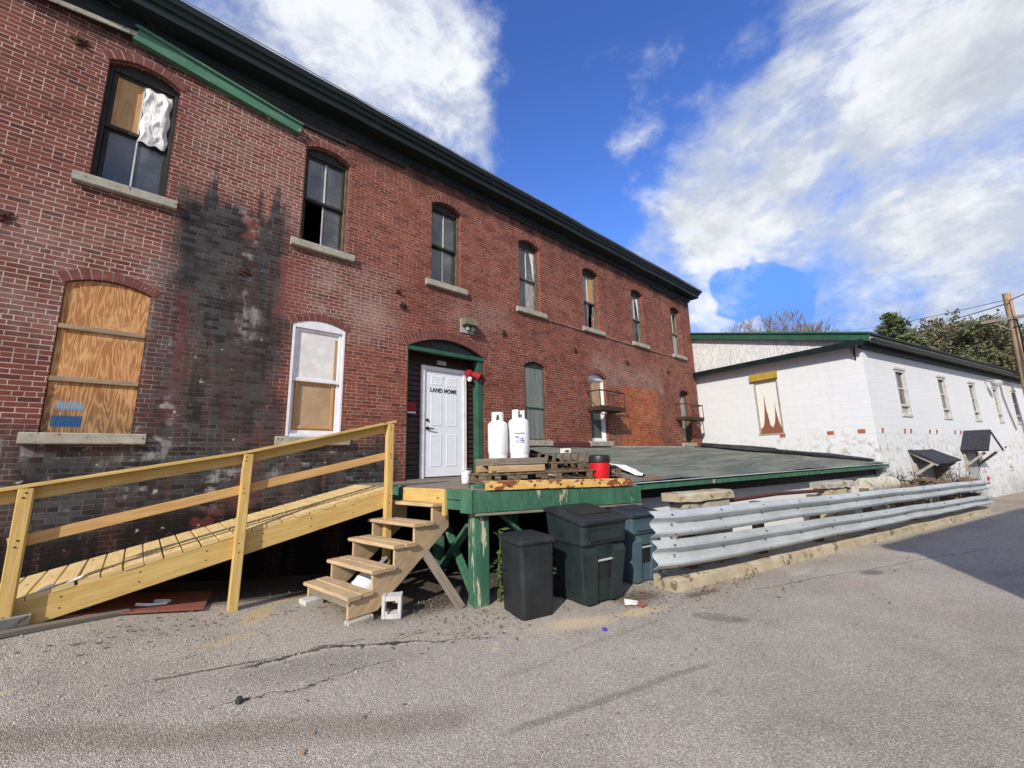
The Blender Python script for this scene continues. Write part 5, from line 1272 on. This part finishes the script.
# door canopies
def bracket(mb, s, o, zt, dz): mb.beam(wl(s, .02, zt - dz), wl(s, o, zt - .03), .06, .07); mb.beam(wl(s, .03, zt - dz - .1), wl(s, .03, zt), .06, .06)
t = thing('door_canopy', 'sagging black shed canopy over a grey door on the white wall', 'canopy', wl(2.7, .2, -.45))
mb = MB(); secs = []
for k in range(9):
    s = 1.75 + 1.75 * k / 8; sag = .05 * math.sin(math.pi * k / 8) - .0
    secs.append([wl(s, -.0, -.0 - sag * .4), wl(s, .28, -.16 - sag), wl(s + .05, .55, -.36 - sag * .6 + .05 * (k / 8)), wl(s + .05, .55, -.40 - sag * .6 + .05 * (k / 8)), wl(s, .0, -.06 - sag * .4)])
mb.loft(secs); mb.build('roof', M['hoodroof'], t)
mb = MB(); bracket(mb, 1.84, .46, -.36, .35); mb.beam(wl(1.8, .0, -.07), wl(1.84, .54, -.43), .03, .07); mb.build('bracket', M['sill'], t)
mb = MB(); bracket(mb, 3.35, .46, -.36, .35); mb.build('bracket', M['sill'], t)
mb = MB(); mb.prism([wl(2.0, .012, -1.72), wl(3.2, .012, -1.72), wl(3.2, .012, -.38), wl(2.0, .012, -.38)], MW[wb].to_3x3() @ V(0, -.03, 0)); mb.build('door', M['lampgrey'], wb, label='grey side door under the sagging shed canopy')
mb = MB(); mb.prism([wl(3.22, .03, -1.72), wl(3.34, .03, -1.72), wl(3.34, .03, -.40), wl(3.22, .03, -.40)], MW[wb].to_3x3() @ V(0, -.30, 0)); mb.build('side_panel', M['sill'], t)
t = thing('gable_canopy', 'black gabled canopy on white brackets over a door of the white wall', 'canopy', wl(6.6, .3, -.1))
mb = MB(); mb.prism([wl(5.76, -.0, -.06), wl(6.45, -.0, .58), wl(6.50, -.0, .55), wl(6.45, -.0, .50), wl(5.80, 0, -.11)], (wl(0, .62, 0) - wl(0, 0, 0))); mb.prism([wl(6.45, -.0, .58), wl(7.35, 0, -.06), wl(7.30, 0, -.11), wl(6.45, 0, .50)], (wl(0, .62, 0) - wl(0, 0, 0))); mb.build('roof', M['hoodroof'], t)
mb = MB(); mb.prism([wl(5.84, .56, -.10), wl(6.45, .56, .49), wl(7.27, .56, -.10)], (wl(0, .03, 0) - wl(0, 0, 0))); mb.prism([wl(6.45, .625, .60), wl(7.38, .625, -.06), wl(7.34, .625, -.13), wl(6.45, .625, .50)], (wl(0, .015, 0) - wl(0, 0, 0))); mb.build('gable', M['vinyl'], t)
for s in (5.95, 7.1): mb = MB(); bracket(mb, s, .5, -.12, .45); mb.build('bracket', M['sill'], t)
mb = MB(); mb.prism([wl(6.1, .012, -1.72), wl(6.95, .012, -1.72), wl(6.95, .012, -.15), wl(6.1, .012, -.15)], MW[wb].to_3x3() @ V(0, -.03, 0)); mb.build('door', M['lampgrey'], wb, label='grey side door under the gabled canopy')
# ================================================================== guard rail, kerb and things behind it
G0 = V(4.87, -3.97, 0); GU = V(math.cos(R(13)), -math.sin(R(13)), 0); GN = V(-math.sin(R(13)), -math.cos(R(13)), 0)
gpnt = lambda s, o, z: G0 + GU * s + GN * o + V(0, 0, z)
gr_ = thing('guard_rail', 'long double galvanised guard rail running along the stone kerb', 'guard rail', gpnt(6, 0, -1.7))
def wbeam(za, zb, ha, hb, name):
    mb = MB(); secs = []; n = 40; rnd = random.Random(int(abs(za) * 100))
    P = [(0, 0), (.015, .05), (.082, .17), (.086, .24), (.01, .41), (.0, .47), (-.0, .53), (.01, .59), (.086, .76), (.082, .83), (.015, .95), (0, 1.)]
    for k in range(n + 1):
        s = 12.2 * k / n; t = k / n; z1 = za + (zb - za) * t; h = ha + (hb - ha) * t
        dent = .008 * math.sin(k * 1.1 + za * 9) + rnd.uniform(-.004, .004); fl = -.10 * max(0, 1 - s / .5) ** 2
        z1 += .005 * math.sin(k * .55 + za * 5)
        front = [gpnt(s, o * (1.1 + .05 * math.sin(k * .7)) + dent + fl, z1 - h * f) for o, f in P]
        back = [gpnt(s, o + dent + fl - .006, z1 - h * f) for o, f in P[::-1]]
        secs.append(front + back)
    mb.loft(secs); rail = mb.build(name, M['galv'], gr_, smooth=True, ang=50)
    for k in range(13):
        s = .25 + k * .97
        for f in (.12, .5, .86):
            t = s / 12.2; z = za + (zb - za) * t - (ha + (hb - ha) * t) * f; o = .055 if f != .5 else .01
            mb = MB(); mb.tube([gpnt(s + .06 * (f - .5), o, z), gpnt(s + .06 * (f - .5), o + .025, z)], .010, 6); mb.build('bolt', M['bolt'], rail)
wbeam(-.695, -.835, .325, .245, 'rail'); wbeam(-1.055, -1.215, .345, .235, 'rail')
for s in (.95, 2.6, 4.3, 6.3, 8.3, 10.3, 11.9):
    mb = MB(); mb.beam(gpnt(s, -.32, -1.72), gpnt(s, -.32, -.76), .14, .12, up=GN); mb.beam(gpnt(s, -.26, -.85), gpnt(s, -.06 if s > 1 else -.16, -.85), .08, .12); mb.beam(gpnt(s, -.26, -1.22), gpnt(s, -.06 if s > 1 else -.16, -1.22), .08, .12); mb.build('post', M['palletwood'], gr_)
mb = MB(); n = 34; secs = []; rnd = random.Random(5)
for k in range(n + 1):
    s = .30 + 12.1 * k / n; j = rnd.uniform(-.008, .008); q = rnd.uniform(-.006, .006)
    z0 = gz(*(gpnt(s, .2, 0)).to_2d()) - .06; zt = -1.55 + q * .6 + (.006 * math.sin(k))
    secs.append([gpnt(s, -.40, z0), gpnt(s, -.40, zt), gpnt(s, -.12 + j, zt), gpnt(s, -.06 + j, zt - .035), gpnt(s, -.045 + j, z0)])
mb.loft(secs); mb.build('kerb', M['kerb'], None, kind='structure')
def slab(name, label, s0, s1, o, dpt, z0, z1, mat, rough=.02, sd=1):
    t = thing(name, label, 'concrete slab', gpnt((s0 + s1) / 2, o, z0))
    mb = MB(); rnd = random.Random(sd); n = 8; secs = []
    for k in range(n + 1):
        s = s0 + (s1 - s0) * k / n; r = lambda: rnd.uniform(-rough, rough)
        secs.append([gpnt(s, o + dpt + r(), z0 + r()), gpnt(s, o + dpt + r(), z1 - .03 + r() * .5), gpnt(s, o + dpt - .04, z1 + r() * .4), gpnt(s, o - .0, z1 + r() * .4), gpnt(s, o, z0)])
    mb.loft(secs); mb.build('slab', M[mat], t); return t
slab('concrete_slab', 'thick tan concrete slab capping a pier behind the near end of the guard rail', .82, 2.05, -.62, .32, -.665, -.55, 'kerb', .010, 1)
slab('concrete_pier', 'rough concrete pier beneath the thick tan slab behind the guard rail', .95, 1.98, -.60, .26, -1.72, -.672, 'concrete', .015, 2)
slab('concrete_slab', 'brown topped slab capping the second pier behind the guard rail', 4.95, 5.98, -.65, .32, -.70, -.585, 'concrete', .015, 3)
slab('concrete_pier', 'concrete pier under the brown topped slab behind the guard rail', 5.0, 5.9, -.62, .26, -1.72, -.705, 'kerb', .015, 4)
t = thing('concrete_pipe', 'short pale concrete drain pipe lying behind the guard rail near the lean-to end', 'pipe', gpnt(7.9, -.75, -.9))
mb = MB(); ax = GU; secs = []
for s, r in ((7.35, .17), (7.35, .12), (7.5, .12)): pass
P0, P1 = gpnt(7.3, -.72, -.78), gpnt(8.7, -.72, -.80)
mb.tube([P0 + ax * .25, P0, P0 - ax * .0, P0 + ax * .001, P1], [.115, .115, .16, .175, .175], 20); mb.build('pipe', M['culvert'], t, smooth=True)
t = thing('rusty_pipe', 'maroon painted pipe running behind the top of the guard rail', 'pipe', gpnt(3.5, -.42, -.72))
mb = MB(); mb.tube([gpnt(1.95, -.40, -.725), gpnt(3.4, -.42, -.70), gpnt(5.1, -.45, -.735)], .032, 10); mb.build('pipe', M['maroon'], t, smooth=True)
t = thing('white_board', 'white board glimpsed in the gap between the two guard rail beams', 'board', gpnt(3.6, -.4, -1.05)); mb = MB(); mb.beam(gpnt(2.3, -.38, -1.02), gpnt(5.0, -.42, -1.03), .03, .05); mb.build('board', M['whiteboards'], t)
t = thing('white_board', 'white board lying low beneath the bottom guard rail beam', 'board', gpnt(4, -.3, -1.48)); mb = MB(); mb.beam(gpnt(2.0, -.30, -1.44), gpnt(6.0, -.30, -1.46), .03, .06); mb.build('board', M['whiteboards'], t)
t = thing('red_reflector', 'red round reflectors at the far end post of the guard rail', 'reflector', gpnt(12.25, .05, -.85))
for dz, ds in ((0, 0), (-.10, -.04)): mb = MB(); mb.tube([gpnt(12.3 + ds, .03, -.80 + dz), gpnt(12.3 + ds, .06, -.80 + dz)], .05, 12); mb.build('reflector', M['redplastic'], t)
# heap of boards by the canopies
t = thing('board_heap', 'low heap of brown boards in front of the sagging canopy', 'boards', gpnt(9.3, -.55, -1.2))
mb = MB(); rnd = random.Random(6)
for k in range(14):
    s = rnd.uniform(8.9, 10.6); o = -rnd.uniform(.5, .9); mb.beam(gpnt(s, o, -1.0 + rnd.uniform(-.1, .28)), gpnt(s + rnd.uniform(.6, 1.1), o + rnd.uniform(-.15, .15), -.95 + rnd.uniform(-.1, .22)), .10, .03)
mb.build('boards', M['palletwood'], t)
def weeds(label, s0, s1, o0, o1, z0, h, n_, sd, group='dry weeds along the white wall'):
    t = thing('dry_weeds', label, 'weeds', gpnt((s0 + s1) / 2, (o0 + o1) / 2, z0), group=group)
    mb = MB(); rnd = random.Random(sd)
    for k in range(n_):
        p = gpnt(rnd.uniform(s0, s1), rnd.uniform(o0, o1), z0); L = h * rnd.uniform(.45, 1.); d = V(rnd.gauss(0, .22), rnd.gauss(0, .22), 1).normalized(); q = p + d * L
        w = V(.009, .006, 0); mb.face([p - w, p + w, q + w * .3, q - w * .3])
        for j in range(4):
            a = lerp(p, q, rnd.uniform(.4, 1)); e = V(rnd.gauss(0, .1), rnd.gauss(0, .1), rnd.uniform(0, .14)); mb.face([a - w * .8, a + w * .8, a + e + w * 1.5, a + e - w * 1.5])
    mb.build('stems', M['dryweed'], t)
weeds('dense dry brown weeds between the lean-to end and the sagging canopy', 8.6, 9.9, -1.0, -.5, -1.7, 1.25, 170, 1)
weeds('dry brown weeds between the two canopies', 11.2, 12.6, -.9, -.35, -1.7, 1.05, 130, 2)
weeds('thin dry stalks climbing beside the gabled canopy', 12.5, 13.6, -1.0, -.6, -1.7, 1.5, 60, 3)
# ================================================================== utility pole and wires
PB, PT = V(27.6, -8.36, -1.7), V(26.0, -8.40, 6.25)
pt = thing('utility_pole', 'brown weathered wooden utility pole with crossarm at the right edge', 'utility pole', tuple(PB))
mb = MB(); mb.tube([lerp(PB, PT, k / 8) for k in range(9)], [.155 - .03 * k / 8 for k in range(9)], 14); mb.build('shaft', M['polewood'], pt, smooth=True)
pa = lerp(PB, PT, (5.2 + 1.7) / 7.95)
mb = MB(); mb.beam(pa + V(-.12, .85, 0), pa + V(-.12, -1.6, 0), .10, .12); mb.beam(pa + V(-.1, .6, -.02), pa + V(0, 0, -.55), .03, .04); mb.build('crossarm', M['greywood'], pt)
for y in (.75, .35, -.55, -1.1, -1.5):
    mb = MB(); mb.lathe([(.02, 0), (.02, .05), (.045, .06), (.05, .10), (.03, .16), (0, .17)], pa + V(-.12, y, .06), 12); mb.build('insulator', M['plastgrey'], pt, smooth=True)
mb = MB(); mb.tube([lerp(PB, PT, .86) + V(-.2, -.1, 0), lerp(PB, PT, .78) + V(-.28, -.12, 0), lerp(PB, PT, .5) + V(-.17, -.08, 0), lerp(PB, PT, .3) + V(-.18, -.05, 0)], .03, 6); mb.build('riser_cable', M['wire'], pt)
def wire(label, a, b, sag, r=.014):
    t = thing('overhead_wire', label, 'wire', tuple((Vector(a) + Vector(b)) / 2))
    mb = MB(); n = 24; mb.tube([lerp(Vector(a), Vector(b), k / n) - V(0, 0, sag * 4 * (k / n) * (1 - k / n)) for k in range(n + 1)], r, 5); mb.build('cable', M['wire'], t)
FAR = V(74., 4.6, 16.)
wire('topmost dark overhead wire running left from the pole top', PT - V(.1, 0, .3), FAR + V(0, 0, 1.2), .3)
wire('second overhead wire running close below the topmost one', PT - V(.1, 0, .45), FAR + V(0, -2.2, 0), .5, .022)
wire('lower overhead wire sagging from beneath the crossarm', pa - V(.1, 0, .38), FAR + V(6, -3, -4.2), .8, .022)
wire('dark overhead wire leaving the pole top to the right', PT - V(0, .0, .35), V(14., -15., 6.4), .15, .02)
wire('dark overhead wire leaving below the crossarm to the right', pa - V(0, 0, .38), V(14., -15., 4.4), .2, .02)
# ================================================================== trees
def bare_tree(name, label, base, h, spread, mat, group, depth=7, sd=1, buds=None, nb=0, bs=.2, rtrunk=.2, minr=.012):
    t = thing(name, label, 'tree', tuple(base), 0, group); rnd = random.Random(sd)
    tr = MB(); cr = MB(); tips = []
    def grow(p, d, L, r, k):
        d = d.normalized(); m_ = p + d * L * .5 + V(rnd.gauss(0, .04), rnd.gauss(0, .04), 0) * L
        q = p + d * L + V(rnd.gauss(0, .06), rnd.gauss(0, .06), 0) * L
        big = r > rtrunk * .3
        (tr if big else cr).tube([p, m_, q], [r, r * .88, r * .75], 6 if big else 3, caps=False)
        if k <= 0: tips.append(q); return
        if k < 4: tips.append(q)
        nchild = 2 if rnd.random() < .55 else 3
        for c in range(nchild):
            ax = V(rnd.gauss(0, 1), rnd.gauss(0, 1), rnd.gauss(0, .5)); ax = (ax - d * ax.dot(d)).normalized()
            nd = d * math.cos(spread) + ax * math.sin(spread) * rnd.uniform(.7, 1.3) + V(0, 0, .10)
            grow(lerp(m_, q, rnd.uniform(.4, 1)), nd, L * rnd.uniform(.66, .86), max(minr, r * .66), k - 1)
    grow(Vector(base), V(rnd.gauss(0, .04), rnd.gauss(0, .04), 1), h * .30 * (1.22 if not buds else 1.12), rtrunk, depth)
    tr.build('trunk', M['bark'], t, smooth=True); cr.build('crown', M[mat], t)
    if buds:
        b = MB()
        for k in range(nb):
            p = rnd.choice(tips) + V(rnd.gauss(0, .35), rnd.gauss(0, .35), rnd.gauss(0, .3)); e = V(rnd.gauss(0, 1), rnd.gauss(0, 1), rnd.gauss(0, 1)).normalized() * bs * rnd.uniform(.5, 1.3); f = e.orthogonal().normalized() * bs * rnd.uniform(.3, .8)
            b.face([p - e, p + f, p + e, p - f])
        b.build('leaf_buds', M[buds], t)
    return t
bare_tree('bare_tree', 'large bare grey tree rising behind the green roof trim', (50.0, 6.5, -1.7), 14.0, .40, 'twig', 'bare trees behind the white building', 8, 4, rtrunk=.32, minr=.028)
bare_tree('bare_tree', 'smaller bare tree right of the large one behind the green roof trim', (52.0, 3.4, -1.7), 12.2, .42, 'twig', 'bare trees behind the white building', 7, 9, rtrunk=.25, minr=.028)
for k, (x, y, h) in enumerate(((56., 15.5, 13.3), (57., 12.3, 13.2), (58., 9.5, 13.6))):
    bare_tree('bare_tree', ['thin bare tree just right of the brick corner', 'thin bare tree between the brick corner and the large bare tree', 'thin bare tree touching the left side of the large bare tree'][k], (x, y, -1.7), h, .36, 'twig', 'bare trees behind the white building', 7, 20 + k, rtrunk=.2, minr=.026)
hill = [(88, 1., 15.2), (92, -2.5, 17.3), (90, -5.6, 18.3), (94, -9., 18.8), (91, -12.2, 18.8), (95, -15.6, 18.6), (92, -19., 18.4), (84, 4.5, 14.4), (100, -22.5, 18.4)]
words = ['olive budding tree right of the dark pine', 'low olive tree between the pine and the pale house roof', 'rounded pale budding tree above the pale roof', 'brown twiggy tree left of the pole', 'tall thin twiggy tree touching the pole', 'olive tree directly behind the pole', 'brown tree right of the pole', 'half hidden tree left behind the pine', 'tree at the right picture edge']
for k, (x, y, h) in enumerate(hill):
    bare_tree('hillside_tree', words[k], (x, y, -1.7 + .5), h - 1.5, .44, 'twigbrown', 'budding trees on the hillside', 7, 40 + k, ['budleaf', 'budleaf2', 'budleaf2', 'budleaf2'][k % 4], 5200, .26, .25, .03)
def pine(label, base, h, rad, sd=1):
    t = thing('pine_tree', label, 'tree', tuple(base)); rnd = random.Random(sd); B_ = Vector(base)
    mb = MB(); mb.tube([B_, B_ + V(.1, 0, h * .5), B_ + V(0, 0, h)], [.28, .18, .03], 8); br = MB(); nd = MB()
    for k in range(190):
        f = .2 + .8 * (k / 190) ** .9; z = h * f; L = rad * (1 - f) ** .75 * rnd.uniform(.55, 1.15) + .35; a = rnd.uniform(0, 6.28)
        d = V(math.cos(a), math.sin(a), rnd.uniform(-.05, .30)); p = B_ + V(0, 0, z); q = p + d * L
        br.tube([p, q], [.05, .015], 4, caps=False)
        for j in range(int(26 + 20 * L)):
            c = lerp(p, q, rnd.uniform(.3, 1.05)) + V(rnd.gauss(0, .18), rnd.gauss(0, .18), rnd.gauss(.05, .12)); e = (d + V(rnd.gauss(0, .6), rnd.gauss(0, .6), rnd.gauss(0, .5))).normalized() * rnd.uniform(.15, .38); s_ = e.orthogonal().normalized() * .09
            nd.face([c - e, c + s_, c + e, c - s_])
    mb.build('trunk', M['bark'], t, smooth=True); br.build('branches', M['bark'], t); nd.build('needles', M['needle'], t)
pine('dark green pine rising behind the white building roof', (55.9, -2.6, -1.7), 15.3, 4.6, 3)
# hills
mb = MB(); vs = []; fs = []; nxh, nyh = 60, 16
for j in range(nyh + 1):
    for i in range(nxh + 1):
        y = -190 + 330 * i / nxh; x = 86 + 150 * j / nyh
        hgt = 30 * (1 - math.exp(-j / 4.5)) * (.62 + .38 * math.exp(-((y + 25) / 60) ** 2)) * (1 - .6 * max(0, min(1, (y - 5) / 30))) + 1.3 * math.sin(i * .9 + j) * min(1, j / 3)
        vs.append((x + 6 * math.sin(i * .5), y, -2.2 + hgt))
for j in range(nyh):
    for i in range(nxh): a = j * (nxh + 1) + i; fs.append((a, a + 1, a + nxh + 2, a + nxh + 1))
mb.mesh(vs, fs); mb.build('hills', M['hill'], None, smooth=True, kind='structure')
mb = MB(); rnd = random.Random(77); 
for k in range(26000):
    y = rnd.uniform(-60, 12); j = rnd.uniform(.1, 9); x = 88 + 9.4 * j
    zz = -2.2 + 30 * (1 - math.exp(-j / 4.5)) * (.62 + .38 * math.exp(-((y + 25) / 60) ** 2)) * (1 - .6 * max(0, min(1, (y - 5) / 30)))
    p = V(x, y, zz + rnd.uniform(0, 3.2)); e = V(rnd.gauss(0, .3), rnd.gauss(0, .3), rnd.uniform(.3, 1)).normalized() * rnd.uniform(.25, .8); s_ = e.orthogonal().normalized() * .10
    mb.m = rnd.choice((0, 0, 1, 2)); mb.face([p - e, p + s_, p + e, p - s_])
mb.build('far_woods', [M['twigbrown'], M['budleaf2'], M['budleaf']], None, kind='stuff')
t = thing('far_house', 'pale gabled house roof peeking over the white building before the hillside', 'house', (78., -7.2, -1.7))
mb = MB(); mb.box(76, 84, -8.9, -6.4, -1.7, 9.0, ch=.0); mb.build('wall', M['clapboard'], t)
mb = MB(); mb.prism([V(75.6, -9.1, 8.9), V(75.6, -7.6, 10.4), V(75.6, -6.2, 8.9)], (9, 0, 0)); mb.build('roof', M['white'], t)
# ================================================================== unseen house added to cast the shadow over the far road
hb = thing('shadow_house', 'unseen flat roofed beige clapboard house added to shade the far road', 'house', (1.44, -9.93, -LIFT), R(-13))
E_ = LIFT
mb = MB(); z = 0.0; Lh, Dh, Hh = 13.0, 8.0, 5.75
mb.mesh([(0, 0, -.2), (Lh, 0, -.2), (Lh, -Dh, -.2), (0, -Dh, -.2), (0, 0, Hh), (Lh, 0, Hh), (Lh, -Dh, Hh), (0, -Dh, Hh)], [(0, 1, 5, 4), (1, 2, 6, 5), (2, 3, 7, 6), (3, 0, 4, 7)])
while z < Hh - .15:
    mb.prism([V(-.03, .03, z), V(Lh + .03, .03, z), V(Lh + .012, .012, z + .15), V(-.012, .012, z + .15)], (0, -.05, 0)); mb.prism([V(-.03, .03, z), V(-.03, -Dh, z), V(-.012, -Dh, z + .15), V(-.012, .012, z + .15)], (.05, 0, 0)); z += .15
mb.build('wall', M['clapboard'], hb, local=True)
mb = MB(); mb.box(-.25, Lh + .25, -Dh - .25, .25, Hh, Hh + .22, ch=.02); mb.build('roof', M['roofdark'], hb, local=True)
for zz in (.9, 3.6):
    for x in (1.2, 3.8, 6.4, 9.0, 11.4):
        mb = MB(); mb.box(x - .08, x, .03, .10, zz - .08, zz + 1.45); mb.box(x + .85, x + .93, .03, .10, zz - .08, zz + 1.45); mb.box(x, x + .85, .03, .10, zz + 1.37, zz + 1.45); mb.box(x - .12, x + .97, .03, .14, zz - .12, zz - .08); w_ = mb.build('window', M['white'], hb, local=True)
        mb = MB(); mb.face([V(x, .06, zz - .08), V(x + .85, .06, zz - .08), V(x + .85, .06, zz + 1.37), V(x, .06, zz + 1.37)]); mb.build('pane', M['glass'], w_, local=True)
# ================================================================== light
SUN_AZ, SUN_EL = 244.0, 31.0      # azimuth clockwise from +Y
sdv = V(math.sin(R(SUN_AZ)) * math.cos(R(SUN_EL)), math.cos(R(SUN_AZ)) * math.cos(R(SUN_EL)), math.sin(R(SUN_EL)))
sl = bpy.data.lights.new('sun', 'SUN'); sl.energy = 5.0; sl.angle = R(.53); sl.color = (1., .93, .81)
so = bpy.data.objects.new('sun', sl); COL.objects.link(so); so.rotation_euler = sdv.to_track_quat('Z', 'Y').to_euler(); so.location = (-20, -20, 20)
wd = bpy.data.worlds.new('World'); sc.world = wd; wd.use_nodes = True
n = N('', wd)
sky = n.nd('ShaderNodeTexSky', sky_type='NISHITA', sun_disc=False, sun_elevation=R(SUN_EL), sun_rotation=R(SUN_AZ), altitude=200., air_density=1.0, dust_density=.4, ozone_density=2.2)
hs = n.nd('ShaderNodeHueSaturation'); hs.inputs['Hue'].default_value = .512; hs.inputs['Saturation'].default_value = 1.16; hs.inputs['Value'].default_value = 1.25; n.L.new(sky.outputs[0], hs.inputs['Color'])
gm = n.nd('ShaderNodeGamma'); n.L.new(hs.outputs[0], gm.inputs[0]); gm.inputs[1].default_value = 1.3
D3 = n.vm('NORMALIZE', n.coord('Generated'))
warp = n.noise(D3, 3.1, 4, .55, col=True)
Dw = n.vm('ADD', D3, n.vm('SCALE', n.vm('SUBTRACT', warp, (.5, .5, .5)), scale=.06))
BLOBS = [((.841, -.097, .532), .30, 1.), ((.854, .009, .519), .25, .95), ((.816, .131, .563), .17, .95), ((.835, .245, .493), .15, .95), ((.815, .362, .452), .10, .75), ((.918, .059, .393), .26, 1.), ((.956, -.042, .291), .26, 1.), ((.852, .366, .373), .10, .8), ((.697, .372, .613), .09, .72), ((.76, .33, .56), .09, .8),
         ((.316, .592, .742), .13, .62), ((.431, .592, .681), .10, .72), ((.203, .639, .742), .16, .66), ((.058, .683, .728), .25, .75), ((.654, .532, .537), .035, .85), ((.52, .60, .60), .05, .6), ((.703, .098, .704), .05, .55), ((.88, .33, .30), .10, .8), ((.5, -.3, .8), .22, .8), ((.44, .30, .85), .05, .5)]
cov = None
for c, r, w_ in BLOBS:
    v = n.ss(n.vm('DOT_PRODUCT', Dw, tuple(Vector(c).normalized())), math.cos(r * 1.75), math.cos(r * .1), 0., w_ * 1.08)
    cov = v if cov is None else n.mx(cov, v)
for c, r, w_ in [((.948, .15, .282), .10, .38), ((.90, .24, .33), .05, .45), ((.62, .33, .70), .11, .5), ((.68, .20, .70), .10, .4)]:
    cov = n.sub(cov, n.ss(n.vm('DOT_PRODUCT', Dw, tuple(Vector(c).normalized())), math.cos(r * 1.3), math.cos(r * .3), 0., w_))
back = n.mx(n.ss(n.sep(D3)[0], .05, -.35, 0., .52), n.ss(n.sep(D3)[1], -.12, -.4, 0., .8))
cov = n.mx(cov, back)
flat = n.map(Dw, (1., 1., 1.7))
f1 = n.add(n.mul(n.noise(flat, 3.0, 12, .66, .25), .8), n.mul(n.noise(n.map(flat, (1., 1., 1.), rot=(.3, .5, .8)), 1.6, 4), .2)); f2 = n.noise(n.vm('ADD', flat, (3, 1, 7)), 11., 8, .62)
dens = n.add(cov, n.add(n.mul(n.sub(f1, .5), 3.0), n.mul(n.sub(f2, .5), .8)))
alpha = n.ss(dens, .16, 1.18)
haze = n.ss(n.sep(D3)[2], .0, .35, .28, 0.)
alpha = n.mx(alpha, n.mul(haze, .5))
# cloud shading: bright billows, grey thick bases
lit = n.noise(n.vm('ADD', flat, (.035, .03, -.05)), 4.2, 9, .62)
edge = n.ss(n.sub(f1, lit), -.10, .10)
thick = n.ss(n.add(dens, n.mul(n.sub(n.noise(flat, 2.3, 5), .5), 1.2)), .9, 1.65)
ccol = n.mix(edge, (.56, .61, .70), (.90, .92, .94))
ccol = n.mix(n.mul(thick, .85), ccol, (.46, .50, .57))
ccol = n.mix(n.ss(f2, .5, .75, 0., .5), ccol, (.97, .98, 1.))
b1 = n.nd('ShaderNodeBackground'); n.L.new(n.mix(n.ss(n.sep(D3)[2], .12, .62, .92, 0.), gm.outputs[0], (.42, 1.45, 4.7)), b1.inputs[0]); b1.inputs[1].default_value = .15
b2 = n.nd('ShaderNodeBackground'); n.L.new(ccol, b2.inputs[0]); b2.inputs[1].default_value = 1.1
ms = n.nd('ShaderNodeMixShader'); n.L.new(alpha, ms.inputs[0]); n.L.new(b1.outputs[0], ms.inputs[1]); n.L.new(b2.outputs[0], ms.inputs[2])
ow = n.nd('ShaderNodeOutputWorld'); n.L.new(ms.outputs[0], ow.inputs[0])
# ================================================================== camera
yaw, pitch, roll = R(41.757), R(10.302), R(-1.358)
fw = V(math.sin(yaw) * math.cos(pitch), math.cos(yaw) * math.cos(pitch), math.sin(pitch)); rt = V(math.cos(yaw), -math.sin(yaw), 0); up = rt.cross(fw)
r2 = rt * math.cos(roll) + up * math.sin(roll); u2 = up * math.cos(roll) - rt * math.sin(roll)
cd = bpy.data.cameras.new('camera'); cd.sensor_width = 36; cd.lens = 411.75 / 1024 * 36; cd.clip_end = 3000; cd.clip_start = .05
co = bpy.data.objects.new('camera', cd); COL.objects.link(co)
co.matrix_world = Matrix(((r2.x, u2.x, -fw.x, 0), (r2.y, u2.y, -fw.y, -6.8), (r2.z, u2.z, -fw.z, LIFT), (0, 0, 0, 1)))
sc.camera = co
for o in ROOTS: o.location.z += LIFT
sc.view_settings.view_transform = 'Standard'; sc.view_settings.look = 'None'; sc.view_settings.exposure = 0; sc.view_settings.gamma = 1
sc.cycles.max_bounces = 6
